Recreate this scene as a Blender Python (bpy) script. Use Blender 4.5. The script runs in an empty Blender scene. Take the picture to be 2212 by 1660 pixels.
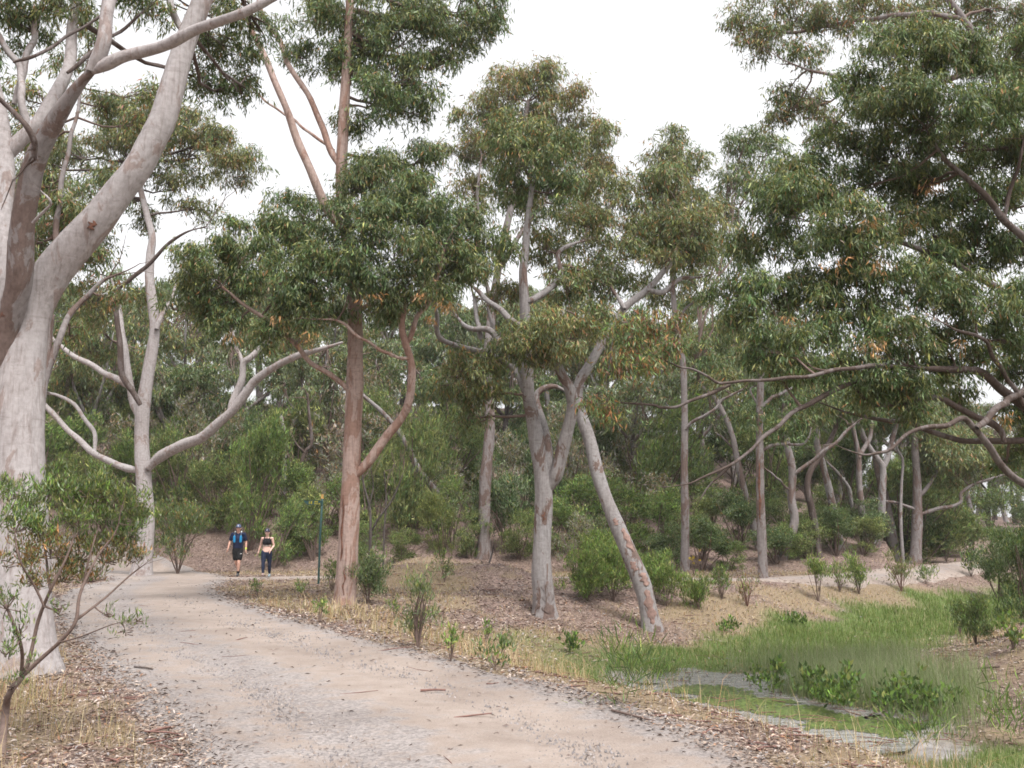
import bpy, bmesh, math, random
import numpy as np
from mathutils import Vector, Matrix

# ------------------------------------------------------------------ camera, sky, sun, exposure
scene = bpy.context.scene
CAM_H = 1.6
FPX = 2000.0                       # focal length in pixels of a 2212 px wide picture
PITCH = math.atan(315.0 / FPX)
cam_data = bpy.data.cameras.new("camera")
cam = bpy.data.objects.new("camera", cam_data)
scene.collection.objects.link(cam)
cam.location = (0, 0, CAM_H)
cam.rotation_euler = (math.radians(90) + PITCH, 0, 0)
cam_data.sensor_width = 36
cam_data.lens = 36 * FPX / 2212
cam_data.clip_start = 0.05
cam_data.clip_end = 4000
scene.camera = cam

SUN_EL, SUN_AZ = math.radians(62), math.radians(150)      # azimuth clockwise from +Y
world = bpy.data.worlds.new("World")
scene.world = world
world.use_nodes = True
wn = world.node_tree
wn.nodes.clear()
sky = wn.nodes.new("ShaderNodeTexSky")
sky.sky_type = 'NISHITA'
sky.sun_disc = False
sky.sun_elevation = SUN_EL
sky.sun_rotation = SUN_AZ
sky.air_density = 1.0
sky.dust_density = 6.0
sky.ozone_density = 1.0
hs = wn.nodes.new("ShaderNodeHueSaturation")
hs.inputs['Saturation'].default_value = 0.10             # closed cloud cover: the dome is white
bgn = wn.nodes.new("ShaderNodeBackground")
bgn.inputs['Strength'].default_value = 0.15
won = wn.nodes.new("ShaderNodeOutputWorld")
wn.links.new(sky.outputs[0], hs.inputs['Color'])
cloud = wn.nodes.new("ShaderNodeMix"); cloud.data_type = 'RGBA'          # an even layer of cloud over the sky
cloud.inputs[0].default_value = 0.65
cloud.inputs[7].default_value = (3.0, 3.0, 3.06, 1)
wn.links.new(hs.outputs[0], cloud.inputs[6])
wn.links.new(cloud.outputs[2], bgn.inputs['Color'])
wn.links.new(bgn.outputs[0], won.inputs['Surface'])

sun_d = bpy.data.lights.new("sun", 'SUN')
sun_d.energy = 1.5
sun_d.angle = math.radians(18)
sun_d.color = (1.0, 0.96, 0.92)
sun = bpy.data.objects.new("sun", sun_d)
scene.collection.objects.link(sun)
_dir = Vector((math.sin(SUN_AZ) * math.cos(SUN_EL), math.cos(SUN_AZ) * math.cos(SUN_EL), math.sin(SUN_EL)))
sun.rotation_euler = _dir.to_track_quat('Z', 'Y').to_euler()

scene.view_settings.view_transform = 'Standard'
scene.view_settings.look = 'None'
scene.view_settings.gamma = 1.0
scene.view_settings.exposure = 1.4
scene.view_settings.use_curve_mapping = False
scene.render.engine = 'CYCLES'
cy = scene.cycles
cy.max_bounces = 5
cy.volume_bounces = 0
cy.diffuse_bounces = 3
cy.glossy_bounces = 1
cy.transmission_bounces = 3
cy.transparent_max_bounces = 4
cy.caustics_reflective = False
cy.caustics_refractive = False
cy.use_denoising = True
cy.filter_width = 1.7
C = scene.collection

# ------------------------------------------------------------------ helpers: noise, geometry
def _hash(ix, iy, seed):
    n = (ix * 374761393 + iy * 668265263 + seed * 974711) & 0xFFFFFFFF
    n = ((n ^ (n >> 13)) * 1274126177) & 0xFFFFFFFF
    return ((n ^ (n >> 16)) & 0xFFFF) / 65535.0

def vnoise(x, y, seed=0):
    x = np.asarray(x, float); y = np.asarray(y, float)
    ix = np.floor(x).astype(np.int64); iy = np.floor(y).astype(np.int64)
    fx = x - ix; fy = y - iy
    fx = fx * fx * (3 - 2 * fx); fy = fy * fy * (3 - 2 * fy)
    a = _hash(ix, iy, seed); b = _hash(ix + 1, iy, seed); c = _hash(ix, iy + 1, seed); d = _hash(ix + 1, iy + 1, seed)
    return (a * (1 - fx) + b * fx) * (1 - fy) + (c * (1 - fx) + d * fx) * fy

def fbm(x, y, seed=0, octaves=4):
    s = 0; a = 0.5; t = 0
    for k in range(octaves):
        s = s + a * vnoise(x * 2 ** k + 17.3 * k, y * 2 ** k - 9.1 * k, seed + k); t += a; a *= 0.5
    return s / t

def sstep(a, b, x):
    t = np.clip((np.asarray(x, float) - a) / (b - a), 0, 1)
    return t * t * (3 - 2 * t)

def catmull(pts, per=8):
    P = np.asarray(pts, float)
    if len(P) < 3:
        t = np.linspace(0, 1, per + 1)[:, None]
        return P[0] * (1 - t) + P[-1] * t
    Q = np.vstack([2 * P[0] - P[1], P, 2 * P[-1] - P[-2]])
    out = []
    for i in range(1, len(Q) - 2):
        p0, p1, p2, p3 = Q[i - 1], Q[i], Q[i + 1], Q[i + 2]
        for k in range(per):
            t = k / per
            out.append(0.5 * (2 * p1 + (p2 - p0) * t + (2 * p0 - 5 * p1 + 4 * p2 - p3) * t * t + (3 * p1 - p0 - 3 * p2 + p3) * t ** 3))
    out.append(Q[-2])
    return np.array(out)

def seg_dist(x, y, line):
    """distance to a polyline (x, y points)"""
    x = np.asarray(x, float); y = np.asarray(y, float)
    best = np.full(x.shape, 1e9)
    for (ax, ay), (bx, by) in zip(line[:-1], line[1:]):
        dx, dy = bx - ax, by - ay
        t = np.clip(((x - ax) * dx + (y - ay) * dy) / (dx * dx + dy * dy), 0, 1)
        best = np.minimum(best, np.hypot(x - ax - t * dx, y - ay - t * dy))
    return best

# layout in metres, camera at the origin looking along +Y
PATH_MAIN = catmull([(1.6, -14), (1.0, -4), (0.45, 2), (-0.05, 6.2), (-1.35, 9.2), (-3.5, 12.8), (-6.0, 17), (-8.6, 22), (-10.4, 27), (-11.6, 32), (-16, 37.5), (-26, 41)], 4)
PATH_MAIN_W = 2.05
PATH_SIDE = catmull([(-10.8, 30.6), (-8, 31.6), (-5, 32.2), (0, 31.8), (4.5, 30.9), (7.5, 30.8), (10, 32.2), (13.5, 35.2), (18, 40), (27, 49.5), (44, 62)], 4)
PATH_SIDE_W = 0.9
CREEK = catmull([(9.5, -6), (7.6, 3), (6.2, 8), (4.9, 11), (3.9, 13.5), (4.0, 16.5), (5.6, 19.5), (8.6, 23), (12.6, 28), (18, 34.5), (25, 41), (40, 52)], 4)

POOLS = [np.array(p) for p in ([(2.6, 17.3), (3.4, 17.4), (4.3, 17.2), (5.0, 17.5)], [(2.7, 13.1), (3.4, 12.7), (4.2, 12.4), (4.8, 12.3)])]
SCUM = np.array([(3.3, 16.2), (3.7, 15.2), (4.2, 14.2), (5.0, 13.4)])
def pool_d(x, y):
    return np.minimum(np.minimum(seg_dist(x, y, POOLS[0]), seg_dist(x, y, POOLS[1])) - 0.42, seg_dist(x, y, SCUM) - 0.62)

def path_sd(x, y):
    return np.minimum(seg_dist(x, y, PATH_MAIN) - PATH_MAIN_W, seg_dist(x, y, PATH_SIDE) - PATH_SIDE_W)

def creek_side(x, y):
    """signed: negative on the path side of the creek"""
    cx = np.interp(y, CREEK[:, 1], CREEK[:, 0])
    return np.asarray(x, float) - cx

def ground_z(x, y):
    x = np.asarray(x, float); y = np.asarray(y, float)
    t = seg_dist(x, y, CREEK)
    side = creek_side(x, y)
    wl = np.interp(y, [0, 10, 14, 22, 27, 34], [2.6, 2.7, 4.0, 8.5, 5.0, 3.6])
    wl = np.where(side > 0, np.interp(y, [8, 13, 22], [5.5, 4.2, 5.0]), wl)
    bw = np.interp(y, [8, 14, 20, 30], [1.3, 1.5, 1.1, 0.9])
    z = -1.08 * (1 - sstep(0, 1, (t - bw) / wl))
    z = z + np.where(side > 0, 0.35 * sstep(4, 12, t), 0)
    pd = path_sd(x, y)
    off = sstep(0.0, 1.2, pd)
    z = z + off * (0.10 * (fbm(x * 0.9, y * 0.9, 3) - 0.5) + 0.05 * (fbm(x * 3.1, y * 3.1, 9) - 0.5))
    # low spoil mounds between the two tracks
    for mx, my, mr, mh in ((-3.4, 27.4, 1.5, 0.42), (-2.0, 28.3, 1.8, 0.30), (-0.4, 28.0, 1.5, 0.45), (-3.2, 35.8, 1.6, 0.6), (-7.6, 27.6, 1.8, -0.14), (-5.6, 28.6, 1.4, -0.12)):
        z = z + mh * np.exp(-((x - mx) ** 2 + (y - my) ** 2) / (mr * mr)) * off
    # verge on the near left rises a little
    z = z + off * 0.22 * sstep(0.2, 3.0, pd) * (1 - sstep(9, 14, y)) * (x < -1)
    # hillside behind the tracks
    slope = np.interp(x / np.maximum(y, 20), [-0.6, 0.0, 0.22, 0.40, 0.52], [0.31, 0.31, 0.21, 0.12, 0.05])
    slope = np.where(x / np.maximum(y, 20) > 0.40, slope * sstep(48, 62, y), slope)
    rise = slope * np.clip(y - 37, 0, 38)
    z = z + rise + sstep(37, 45, y) * 0.8 * (fbm(x * 0.22, y * 0.22, 21) - 0.5)
    return z

def gz(x, y):
    return float(ground_z(np.array([x]), np.array([y]))[0])

_cp, _sp = math.cos(PITCH), math.sin(PITCH)
def ray(px, py):
    a = (px - 1106) / FPX; b = (830 - py) / FPX
    return Vector((a, _cp - b * _sp, _sp + b * _cp))

def at(px, py, Y):
    d = ray(px, py)
    s = Y / d.y
    return Vector((d.x * s, Y, CAM_H + d.z * s))

def on_ground(px, py, far=90):
    d = ray(px, py)
    Y = np.linspace(3, far, 3000)
    s = Y / d.y
    diff = CAM_H + d.z * s - ground_z(d.x * s, Y)
    k = np.argmax(diff < 0)
    if diff[k] >= 0:
        k = len(Y) - 1
    y = float(Y[k]); x = d.x * y / d.y
    return Vector((x, y, gz(x, y)))

# ------------------------------------------------------------------ helpers: meshes and objects
def mesh_np(name, V, F, col=None, smooth=False):
    """F: (m,3) or (m,4) int array"""
    V = np.asarray(V, np.float32); F = np.asarray(F, np.int32)
    me = bpy.data.meshes.new(name)
    me.vertices.add(len(V)); me.vertices.foreach_set('co', V.ravel())
    k = F.shape[1]
    me.loops.add(F.size); me.loops.foreach_set('vertex_index', F.ravel())
    me.polygons.add(len(F))
    me.polygons.foreach_set('loop_start', np.arange(0, F.size, k, dtype=np.int32))
    if smooth:
        me.polygons.foreach_set('use_smooth', np.ones(len(F), bool))
    if col is not None:
        at_ = me.attributes.new('tone', 'FLOAT_COLOR', 'POINT')
        c4 = np.ones((len(V), 4), np.float32); c4[:, :3] = col
        at_.data.foreach_set('color', c4.ravel())
    me.update(calc_edges=True)
    return me

def put(name, me, mat, parent=None, loc=None, kind=None):
    o = bpy.data.objects.new(name, me)
    C.objects.link(o)
    if mat is not None and len(me.materials) == 0:
        me.materials.append(mat)
    if parent is not None:
        o.parent = parent
    if loc is not None:
        o.location = loc
    if kind:
        o['kind'] = kind
    return o

def tag(o, label, cat, group=None):
    o['label'] = label; o['category'] = cat
    if group:
        o['group'] = group
    return o

def thing(name, loc, label, cat, group=None):
    o = bpy.data.objects.new(name, None)
    o.empty_display_size = 0.2
    C.objects.link(o)
    o.location = loc
    return tag(o, label, cat, group)

def copy_thing(root, loc, rz, s, label, group):
    r = root.copy(); C.objects.link(r)
    r.location = loc; r.rotation_euler = (0, 0, rz); r.scale = (s[0], s[0], s[1]) if isinstance(s, tuple) else (s, s, s)
    r['label'] = label; r['group'] = group
    for ch in list(root.children):
        c = ch.copy(); C.objects.link(c); c.parent = r
    return r

class Tubes:
    """collects swept tubes and builds them as one mesh"""
    def __init__(self): self.V = []; self.F = []; self.n = 0
    def add(self, P, R, sides=8, rng=None, rough=0.0, cap=True):
        P = np.asarray(P, float); R = np.asarray(R, float)
        n = len(P)
        T = np.gradient(P, axis=0); T /= np.linalg.norm(T, axis=1)[:, None] + 1e-9
        ref = np.array([1.0, 0.13, 0.07]) if abs(T[0][0]) < 0.8 else np.array([0.1, 1.0, 0.05])
        rings = []
        u = ref - T[0] * ref.dot(T[0]); u /= np.linalg.norm(u)
        ang = np.linspace(0, 2 * math.pi, sides, endpoint=False)
        if rng is not None and rough > 0:
            lob = 1 + rough * 0.5 * np.sin(2 * ang + rng.uniform(0, 6)) + rough * 0.4 * np.sin(3 * ang + rng.uniform(0, 6))
        else:
            lob = np.ones(sides)
        for i in range(n):
            u = u - T[i] * u.dot(T[i]); u /= np.linalg.norm(u) + 1e-9
            w = np.cross(T[i], u)
            rr = R[i] * lob
            if rng is not None and rough > 0:
                rr = rr * (1 + rough * 0.35 * (rng.random(sides) - 0.5))
            rings.append(P[i] + np.cos(ang)[:, None] * rr[:, None] * u + np.sin(ang)[:, None] * rr[:, None] * w)
        V = np.vstack(rings)
        a = np.arange(sides); b = (a + 1) % sides
        F = []
        for i in range(n - 1):
            F.append(np.stack([i * sides + a, i * sides + b, (i + 1) * sides + b, (i + 1) * sides + a], 1))
        if cap:
            V = np.vstack([V, P[-1] + T[-1] * R[-1] * 0.6])
            t = n * sides
            F.append(np.stack([(n - 1) * sides + a, (n - 1) * sides + b, np.full(sides, t), np.full(sides, t)], 1))
        self.V.append(V); self.F.append(np.vstack(F) + self.n); self.n += len(V)
    def mesh(self, name):
        V = np.vstack(self.V); F = np.vstack(self.F)
        me = bpy.data.meshes.new(name)
        faces = [tuple(f) if f[2] != f[3] else (f[0], f[1], f[2]) for f in F.tolist()]
        me.from_pydata(V.tolist(), [], faces)
        me.polygons.foreach_set('use_smooth', np.ones(len(faces), bool))
        me.update()
        return me

# ------------------------------------------------------------------ materials
def new_mat(name):
    m = bpy.data.materials.new(name); m.use_nodes = True
    nt = m.node_tree; nt.nodes.clear()
    out = nt.nodes.new('ShaderNodeOutputMaterial')
    b = nt.nodes.new('ShaderNodeBsdfPrincipled')
    nt.links.new(b.outputs[0], out.inputs['Surface'])
    return m, nt, b, out

def N(nt, typ, **kw):
    n = nt.nodes.new(typ)
    for k, v in kw.items():
        setattr(n, k, v)
    return n

def noise_node(nt, vec, scale, detail=4, rough=0.55, dist=0.0):
    n = N(nt, 'ShaderNodeTexNoise')
    n.inputs['Scale'].default_value = scale; n.inputs['Detail'].default_value = detail
    n.inputs['Roughness'].default_value = rough; n.inputs['Distortion'].default_value = dist
    nt.links.new(vec, n.inputs['Vector'])
    return n.outputs['Fac']

def ramp(nt, fac, stops):
    r = N(nt, 'ShaderNodeValToRGB')
    el = r.color_ramp.elements
    while len(el) > 1:
        el.remove(el[-1])
    el[0].position = stops[0][0]; el[0].color = (*stops[0][1], 1) if len(stops[0][1]) == 3 else stops[0][1]
    for p, c in stops[1:]:
        e = el.new(p); e.color = (*c, 1)
    nt.links.new(fac, r.inputs['Fac'])
    return r.outputs['Color']

def mix(nt, fac, a, b, mode='MIX'):
    m = N(nt, 'ShaderNodeMix', data_type='RGBA', blend_type=mode)
    for sock, v in ((m.inputs[0], fac), (m.inputs[6], a), (m.inputs[7], b)):
        if isinstance(v, (int, float)): sock.default_value = v
        elif isinstance(v, tuple): sock.default_value = (*v, 1)
        else: nt.links.new(v, sock)
    return m.outputs[2]

def bump(nt, b, h, strength, dist=0.02):
    n = N(nt, 'ShaderNodeBump')
    n.inputs['Strength'].default_value = strength; n.inputs['Distance'].default_value = dist
    nt.links.new(h, n.inputs['Height']); nt.links.new(n.outputs[0], b.inputs['Normal'])

def objcoord(nt, scale=(1, 1, 1)):
    tc = N(nt, 'ShaderNodeTexCoord')
    mp = N(nt, 'ShaderNodeMapping'); mp.inputs['Scale'].default_value = scale
    nt.links.new(tc.outputs['Object'], mp.inputs['Vector'])
    return mp.outputs[0]

def leaf_mat(name, rough=0.48, trans=0.30, spec=0.30):
    m, nt, b, out = new_mat(name)
    a = N(nt, 'ShaderNodeAttribute', attribute_name='tone')
    nt.links.new(a.outputs['Color'], b.inputs['Base Color'])
    b.inputs['Roughness'].default_value = rough
    b.inputs['Specular IOR Level'].default_value = spec
    t = N(nt, 'ShaderNodeBsdfTranslucent')
    warm = mix(nt, 0.5, a.outputs['Color'], (0.22, 0.26, 0.05))
    nt.links.new(warm, t.inputs['Color'])
    ms = N(nt, 'ShaderNodeMixShader'); ms.inputs[0].default_value = trans
    nt.links.new(b.outputs[0], ms.inputs[1]); nt.links.new(t.outputs[0], ms.inputs[2])
    nt.links.new(ms.outputs[0], out.inputs['Surface'])
    return m

def flat_tone_mat(name, rough=0.8, spec=0.2):
    m, nt, b, out = new_mat(name)
    a = N(nt, 'ShaderNodeAttribute', attribute_name='tone')
    nt.links.new(a.outputs['Color'], b.inputs['Base Color'])
    b.inputs['Roughness'].default_value = rough; b.inputs['Specular IOR Level'].default_value = spec
    return m

def bark_mat(name, pale, patch, dark, patch_at=0.55, streak=0.35):
    m, nt, b, out = new_mat(name)
    v1 = objcoord(nt, (1.0, 1.0, 0.35))
    v2 = objcoord(nt, (7.0, 7.0, 0.7))
    v3 = objcoord(nt, (1, 1, 1))
    n1 = noise_node(nt, v1, 2.6, 8, 0.66, 0.8)
    n2 = noise_node(nt, v2, 1.6, 5, 0.62, 0.3)
    n3 = noise_node(nt, v3, 14, 4, 0.6)
    n4 = noise_node(nt, v3, 0.7, 3, 0.5)
    base = mix(nt, ramp(nt, n4, [(0.35, (0, 0, 0)), (0.7, (1, 1, 1))]), pale, tuple(0.72 * p + 0.28 * q for p, q in zip(pale, patch)))
    c = mix(nt, ramp(nt, n1, [(patch_at, (0, 0, 0)), (patch_at + 0.02, (1, 1, 1))]), base, patch)
    c = mix(nt, ramp(nt, n2, [(0.58, (0, 0, 0)), (0.72, (streak, streak, streak))]), c, dark)
    fl = noise_node(nt, objcoord(nt, (16, 16, 1.1)), 1.5, 4, 0.6)
    c = mix(nt, 0.55, c, ramp(nt, fl, [(0.36, (0.66, 0.62, 0.6)), (0.48, (1, 1, 1))]), 'MULTIPLY')
    wk = noise_node(nt, objcoord(nt, (2.0, 2.0, 9.0)), 1.6, 4, 0.6, 0.5)
    c = mix(nt, 0.4, c, ramp(nt, wk, [(0.33, (0.62, 0.58, 0.56)), (0.42, (1, 1, 1))]), 'MULTIPLY')
    c = mix(nt, 0.5, c, ramp(nt, n3, [(0.3, (0.62, 0.6, 0.58)), (0.7, (1.25, 1.25, 1.25))]), 'MULTIPLY')
    nt.links.new(c, b.inputs['Base Color'])
    b.inputs['Roughness'].default_value = 0.82
    b.inputs['Specular IOR Level'].default_value = 0.25
    h = mix(nt, 0.5, n1, n2)
    bump(nt, b, h, 0.8, 0.06)
    return m

def plain_mat(name, col, rough=0.6, metallic=0.0, var=0.25, scale=30, spec=0.4):
    m, nt, b, out = new_mat(name)
    n = noise_node(nt, objcoord(nt), scale, 3)
    lo = tuple(c * (1 - var) for c in col); hi = tuple(min(1, c * (1 + var)) for c in col)
    nt.links.new(ramp(nt, n, [(0.3, lo), (0.7, hi)]), b.inputs['Base Color'])
    b.inputs['Roughness'].default_value = rough; b.inputs['Metallic'].default_value = metallic
    b.inputs['Specular IOR Level'].default_value = spec
    return m

M = {}
M['leaf'] = leaf_mat('gum_leaf')
M['soft_leaf'] = leaf_mat('shrub_leaf', 0.55, 0.3, 0.3)
M['grass'] = leaf_mat('grass_blade', 0.6, 0.35, 0.25)
M['dry'] = leaf_mat('dry_blade', 0.8, 0.2, 0.15)
M['litter'] = flat_tone_mat('litter', 0.75, 0.25)
M['stone'] = flat_tone_mat('stone', 0.85, 0.2)
M['bark_pale'] = bark_mat('bark_pale', (0.345, 0.32, 0.318), (0.265, 0.215, 0.20), (0.13, 0.085, 0.07), 0.56, 0.5)
M['bark_pink'] = bark_mat('bark_pink', (0.36, 0.272, 0.24), (0.27, 0.17, 0.135), (0.085, 0.05, 0.04), 0.50, 0.6)
M['bark_grey'] = bark_mat('bark_grey', (0.27, 0.255, 0.255), (0.15, 0.105, 0.09), (0.07, 0.05, 0.045), 0.54, 0.65)
M['bark_row'] = bark_mat('bark_row', (0.22, 0.20, 0.198), (0.145, 0.105, 0.092), (0.07, 0.05, 0.042), 0.50, 0.55)
M['bark_limb'] = bark_mat('bark_limb', (0.155, 0.13, 0.125), (0.09, 0.066, 0.057), (0.04, 0.027, 0.024), 0.46, 0.6)
M['bark_dark'] = bark_mat('bark_dark', (0.10, 0.085, 0.08), (0.06, 0.05, 0.045), (0.02, 0.018, 0.016), 0.5, 0.6)
M['twig'] = plain_mat('twig', (0.13, 0.09, 0.075), 0.85)
M['twig_red'] = plain_mat('twig_red', (0.17, 0.09, 0.075), 0.8)

# ground: litter, dry and green soil, wet mud; which one grows where is stored on the vertices
def ground_material():
    m, nt, b, out = new_mat('ground')
    a = N(nt, 'ShaderNodeAttribute', attribute_name='tone')
    sep = N(nt, 'ShaderNodeSeparateColor'); nt.links.new(a.outputs['Color'], sep.inputs[0])
    v = objcoord(nt)
    vs = objcoord(nt, (1, 1, 1))
    vo = N(nt, 'ShaderNodeTexVoronoi'); vo.inputs['Scale'].default_value = 22
    vo.inputs['Randomness'].default_value = 1
    dist = N(nt, 'ShaderNodeVectorMath', operation='ADD')
    nz = N(nt, 'ShaderNodeTexNoise'); nz.inputs['Scale'].default_value = 6; nt.links.new(v, nz.inputs['Vector'])
    sc = N(nt, 'ShaderNodeVectorMath', operation='SCALE'); sc.inputs['Scale'].default_value = 0.25
    nt.links.new(nz.outputs['Color'], sc.inputs[0]); nt.links.new(v, dist.inputs[0]); nt.links.new(sc.outputs[0], dist.inputs[1])
    nt.links.new(dist.outputs[0], vo.inputs['Vector'])
    hue = N(nt, 'ShaderNodeSeparateColor'); nt.links.new(vo.outputs['Color'], hue.inputs[0])
    litter = ramp(nt, hue.outputs[0], [(0.0, (0.07, 0.047, 0.042)), (0.3, (0.14, 0.098, 0.085)), (0.6, (0.20, 0.145, 0.125)), (0.85, (0.26, 0.19, 0.16)), (1.0, (0.35, 0.28, 0.24))])
    big = noise_node(nt, v, 0.8, 5, 0.6)
    litter = mix(nt, 0.7, litter, ramp(nt, big, [(0.3, (0.65, 0.6, 0.6)), (0.7, (1.15, 1.1, 1.08))]), 'MULTIPLY')
    fine = noise_node(nt, v, 38, 4, 0.7)
    dry = ramp(nt, fine, [(0.25, (0.13, 0.095, 0.06)), (0.55, (0.225, 0.17, 0.11)), (0.8, (0.31, 0.245, 0.165))])
    green = ramp(nt, fine, [(0.25, (0.045, 0.065, 0.02)), (0.55, (0.10, 0.14, 0.035)), (0.8, (0.17, 0.20, 0.07))])
    mud = ramp(nt, noise_node(nt, v, 5, 5, 0.6), [(0.3, (0.15, 0.135, 0.13)), (0.7, (0.38, 0.355, 0.35))])  # pale silt tone; it also stands in for sky reflected along the margins
    c = mix(nt, sep.outputs[1], litter, dry)
    c = mix(nt, sep.outputs[0], c, green)
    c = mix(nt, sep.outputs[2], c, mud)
    nt.links.new(c, b.inputs['Base Color'])
    rr = N(nt, 'ShaderNodeMapRange'); nt.links.new(sep.outputs[2], rr.inputs[0])
    rr.inputs[3].default_value = 0.9; rr.inputs[4].default_value = 0.35
    nt.links.new(rr.outputs[0], b.inputs['Roughness'])
    b.inputs['Specular IOR Level'].default_value = 0.3
    bump(nt, b, mix(nt, 0.5, vo.outputs['Distance'], fine), 0.7, 0.03)
    return m

def path_material():
    m, nt, b, out = new_mat('gravel')
    a = N(nt, 'ShaderNodeAttribute', attribute_name='tone')
    sep = N(nt, 'ShaderNodeSeparateColor'); nt.links.new(a.outputs['Color'], sep.inputs[0])
    v = objcoord(nt)
    fine = noise_node(nt, v, 55, 5, 0.75)
    mid = noise_node(nt, v, 3.2, 6, 0.65)
    vo = N(nt, 'ShaderNodeTexVoronoi'); vo.inputs['Scale'].default_value = 42; nt.links.new(v, vo.inputs['Vector'])
    hue = N(nt, 'ShaderNodeSeparateColor'); nt.links.new(vo.outputs['Color'], hue.inputs[0])
    tan = ramp(nt, mid, [(0.25, (0.24, 0.195, 0.168)), (0.55, (0.302, 0.253, 0.222)), (0.8, (0.355, 0.304, 0.27))])
    grey = ramp(nt, hue.outputs[0], [(0.0, (0.145, 0.136, 0.138)), (0.5, (0.23, 0.213, 0.21)), (1.0, (0.32, 0.293, 0.285))])
    lane = N(nt, 'ShaderNodeMath', operation='MULTIPLY_ADD'); nt.links.new(mid, lane.inputs[0])
    lane.inputs[1].default_value = 1.3; nt.links.new(sep.outputs[0], lane.inputs[2])
    f = ramp(nt, lane.outputs[0], [(0.76, (0, 0, 0)), (1.2, (0.75, 0.75, 0.75))])
    c = mix(nt, f, tan, grey)
    damp = noise_node(nt, v, 0.55, 4, 0.6, 0.4)
    c = mix(nt, 0.75, c, ramp(nt, damp, [(0.35, (0.78, 0.76, 0.75)), (0.62, (1.08, 1.08, 1.08))]), 'MULTIPLY')
    c = mix(nt, 0.45, c, ramp(nt, fine, [(0.25, (0.62, 0.6, 0.59)), (0.75, (1.3, 1.3, 1.3))]), 'MULTIPLY')
    nt.links.new(c, b.inputs['Base Color'])
    b.inputs['Roughness'].default_value = 0.92; b.inputs['Specular IOR Level'].default_value = 0.2
    bump(nt, b, mix(nt, 0.5, vo.outputs['Distance'], fine), 0.5, 0.02)
    return m

def water_material():
    m, nt, b, out = new_mat('water')
    b.inputs['Base Color'].default_value = (0.25, 0.245, 0.235, 1)  # silty grey, lightened: the bright sky reflection is put into the colour
    b.inputs['Roughness'].default_value = 0.2
    b.inputs['IOR'].default_value = 1.33
    b.inputs['Specular IOR Level'].default_value = 0.6
    bump(nt, b, noise_node(nt, objcoord(nt, (1, 2.5, 1)), 3.0, 3), 0.6, 0.06)
    return m

M['ground'] = ground_material(); M['path'] = path_material(); M['water'] = water_material()

# ------------------------------------------------------------------ leaves and blades (numpy)
def unit(a):
    return a / (np.linalg.norm(a, axis=1)[:, None] + 1e-9)

def leaf_quads(rng, P, D, L, W, bend=0.12):
    n = len(P)
    S = unit(np.cross(D, rng.normal(size=(n, 3))))
    Nn = np.cross(S, D)
    mid = P + D * (L * 0.42)[:, None] + Nn * (L * bend * 0.5)[:, None]
    tip = P + D * L[:, None]
    V = np.empty((n, 4, 3))
    V[:, 0] = P; V[:, 1] = mid + S * (W * 0.5)[:, None]; V[:, 2] = tip; V[:, 3] = mid - S * (W * 0.5)[:, None]
    return V.reshape(-1, 3)

PAL = {
    'dk': (0.045, 0.082, 0.030), 'gr': (0.098, 0.155, 0.056), 'ol': (0.190, 0.200, 0.078), 'gg': (0.175, 0.215, 0.130),
    'yl': (0.29, 0.31, 0.095), 'or': (0.33, 0.17, 0.07), 'rd': (0.25, 0.10, 0.065), 'bn': (0.23, 0.16, 0.10),
    'br': (0.15, 0.25, 0.05), 'gy': (0.24, 0.22, 0.20)}

def tones(rng, n, weights, spread=0.28):
    keys = list(weights); w = np.array([weights[k] for k in keys], float); w /= w.sum()
    idx = rng.choice(len(keys), n, p=w)
    base = np.array([PAL[k] for k in keys])[idx]
    return base * np.exp(rng.normal(0, spread, (n, 1)))

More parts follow.
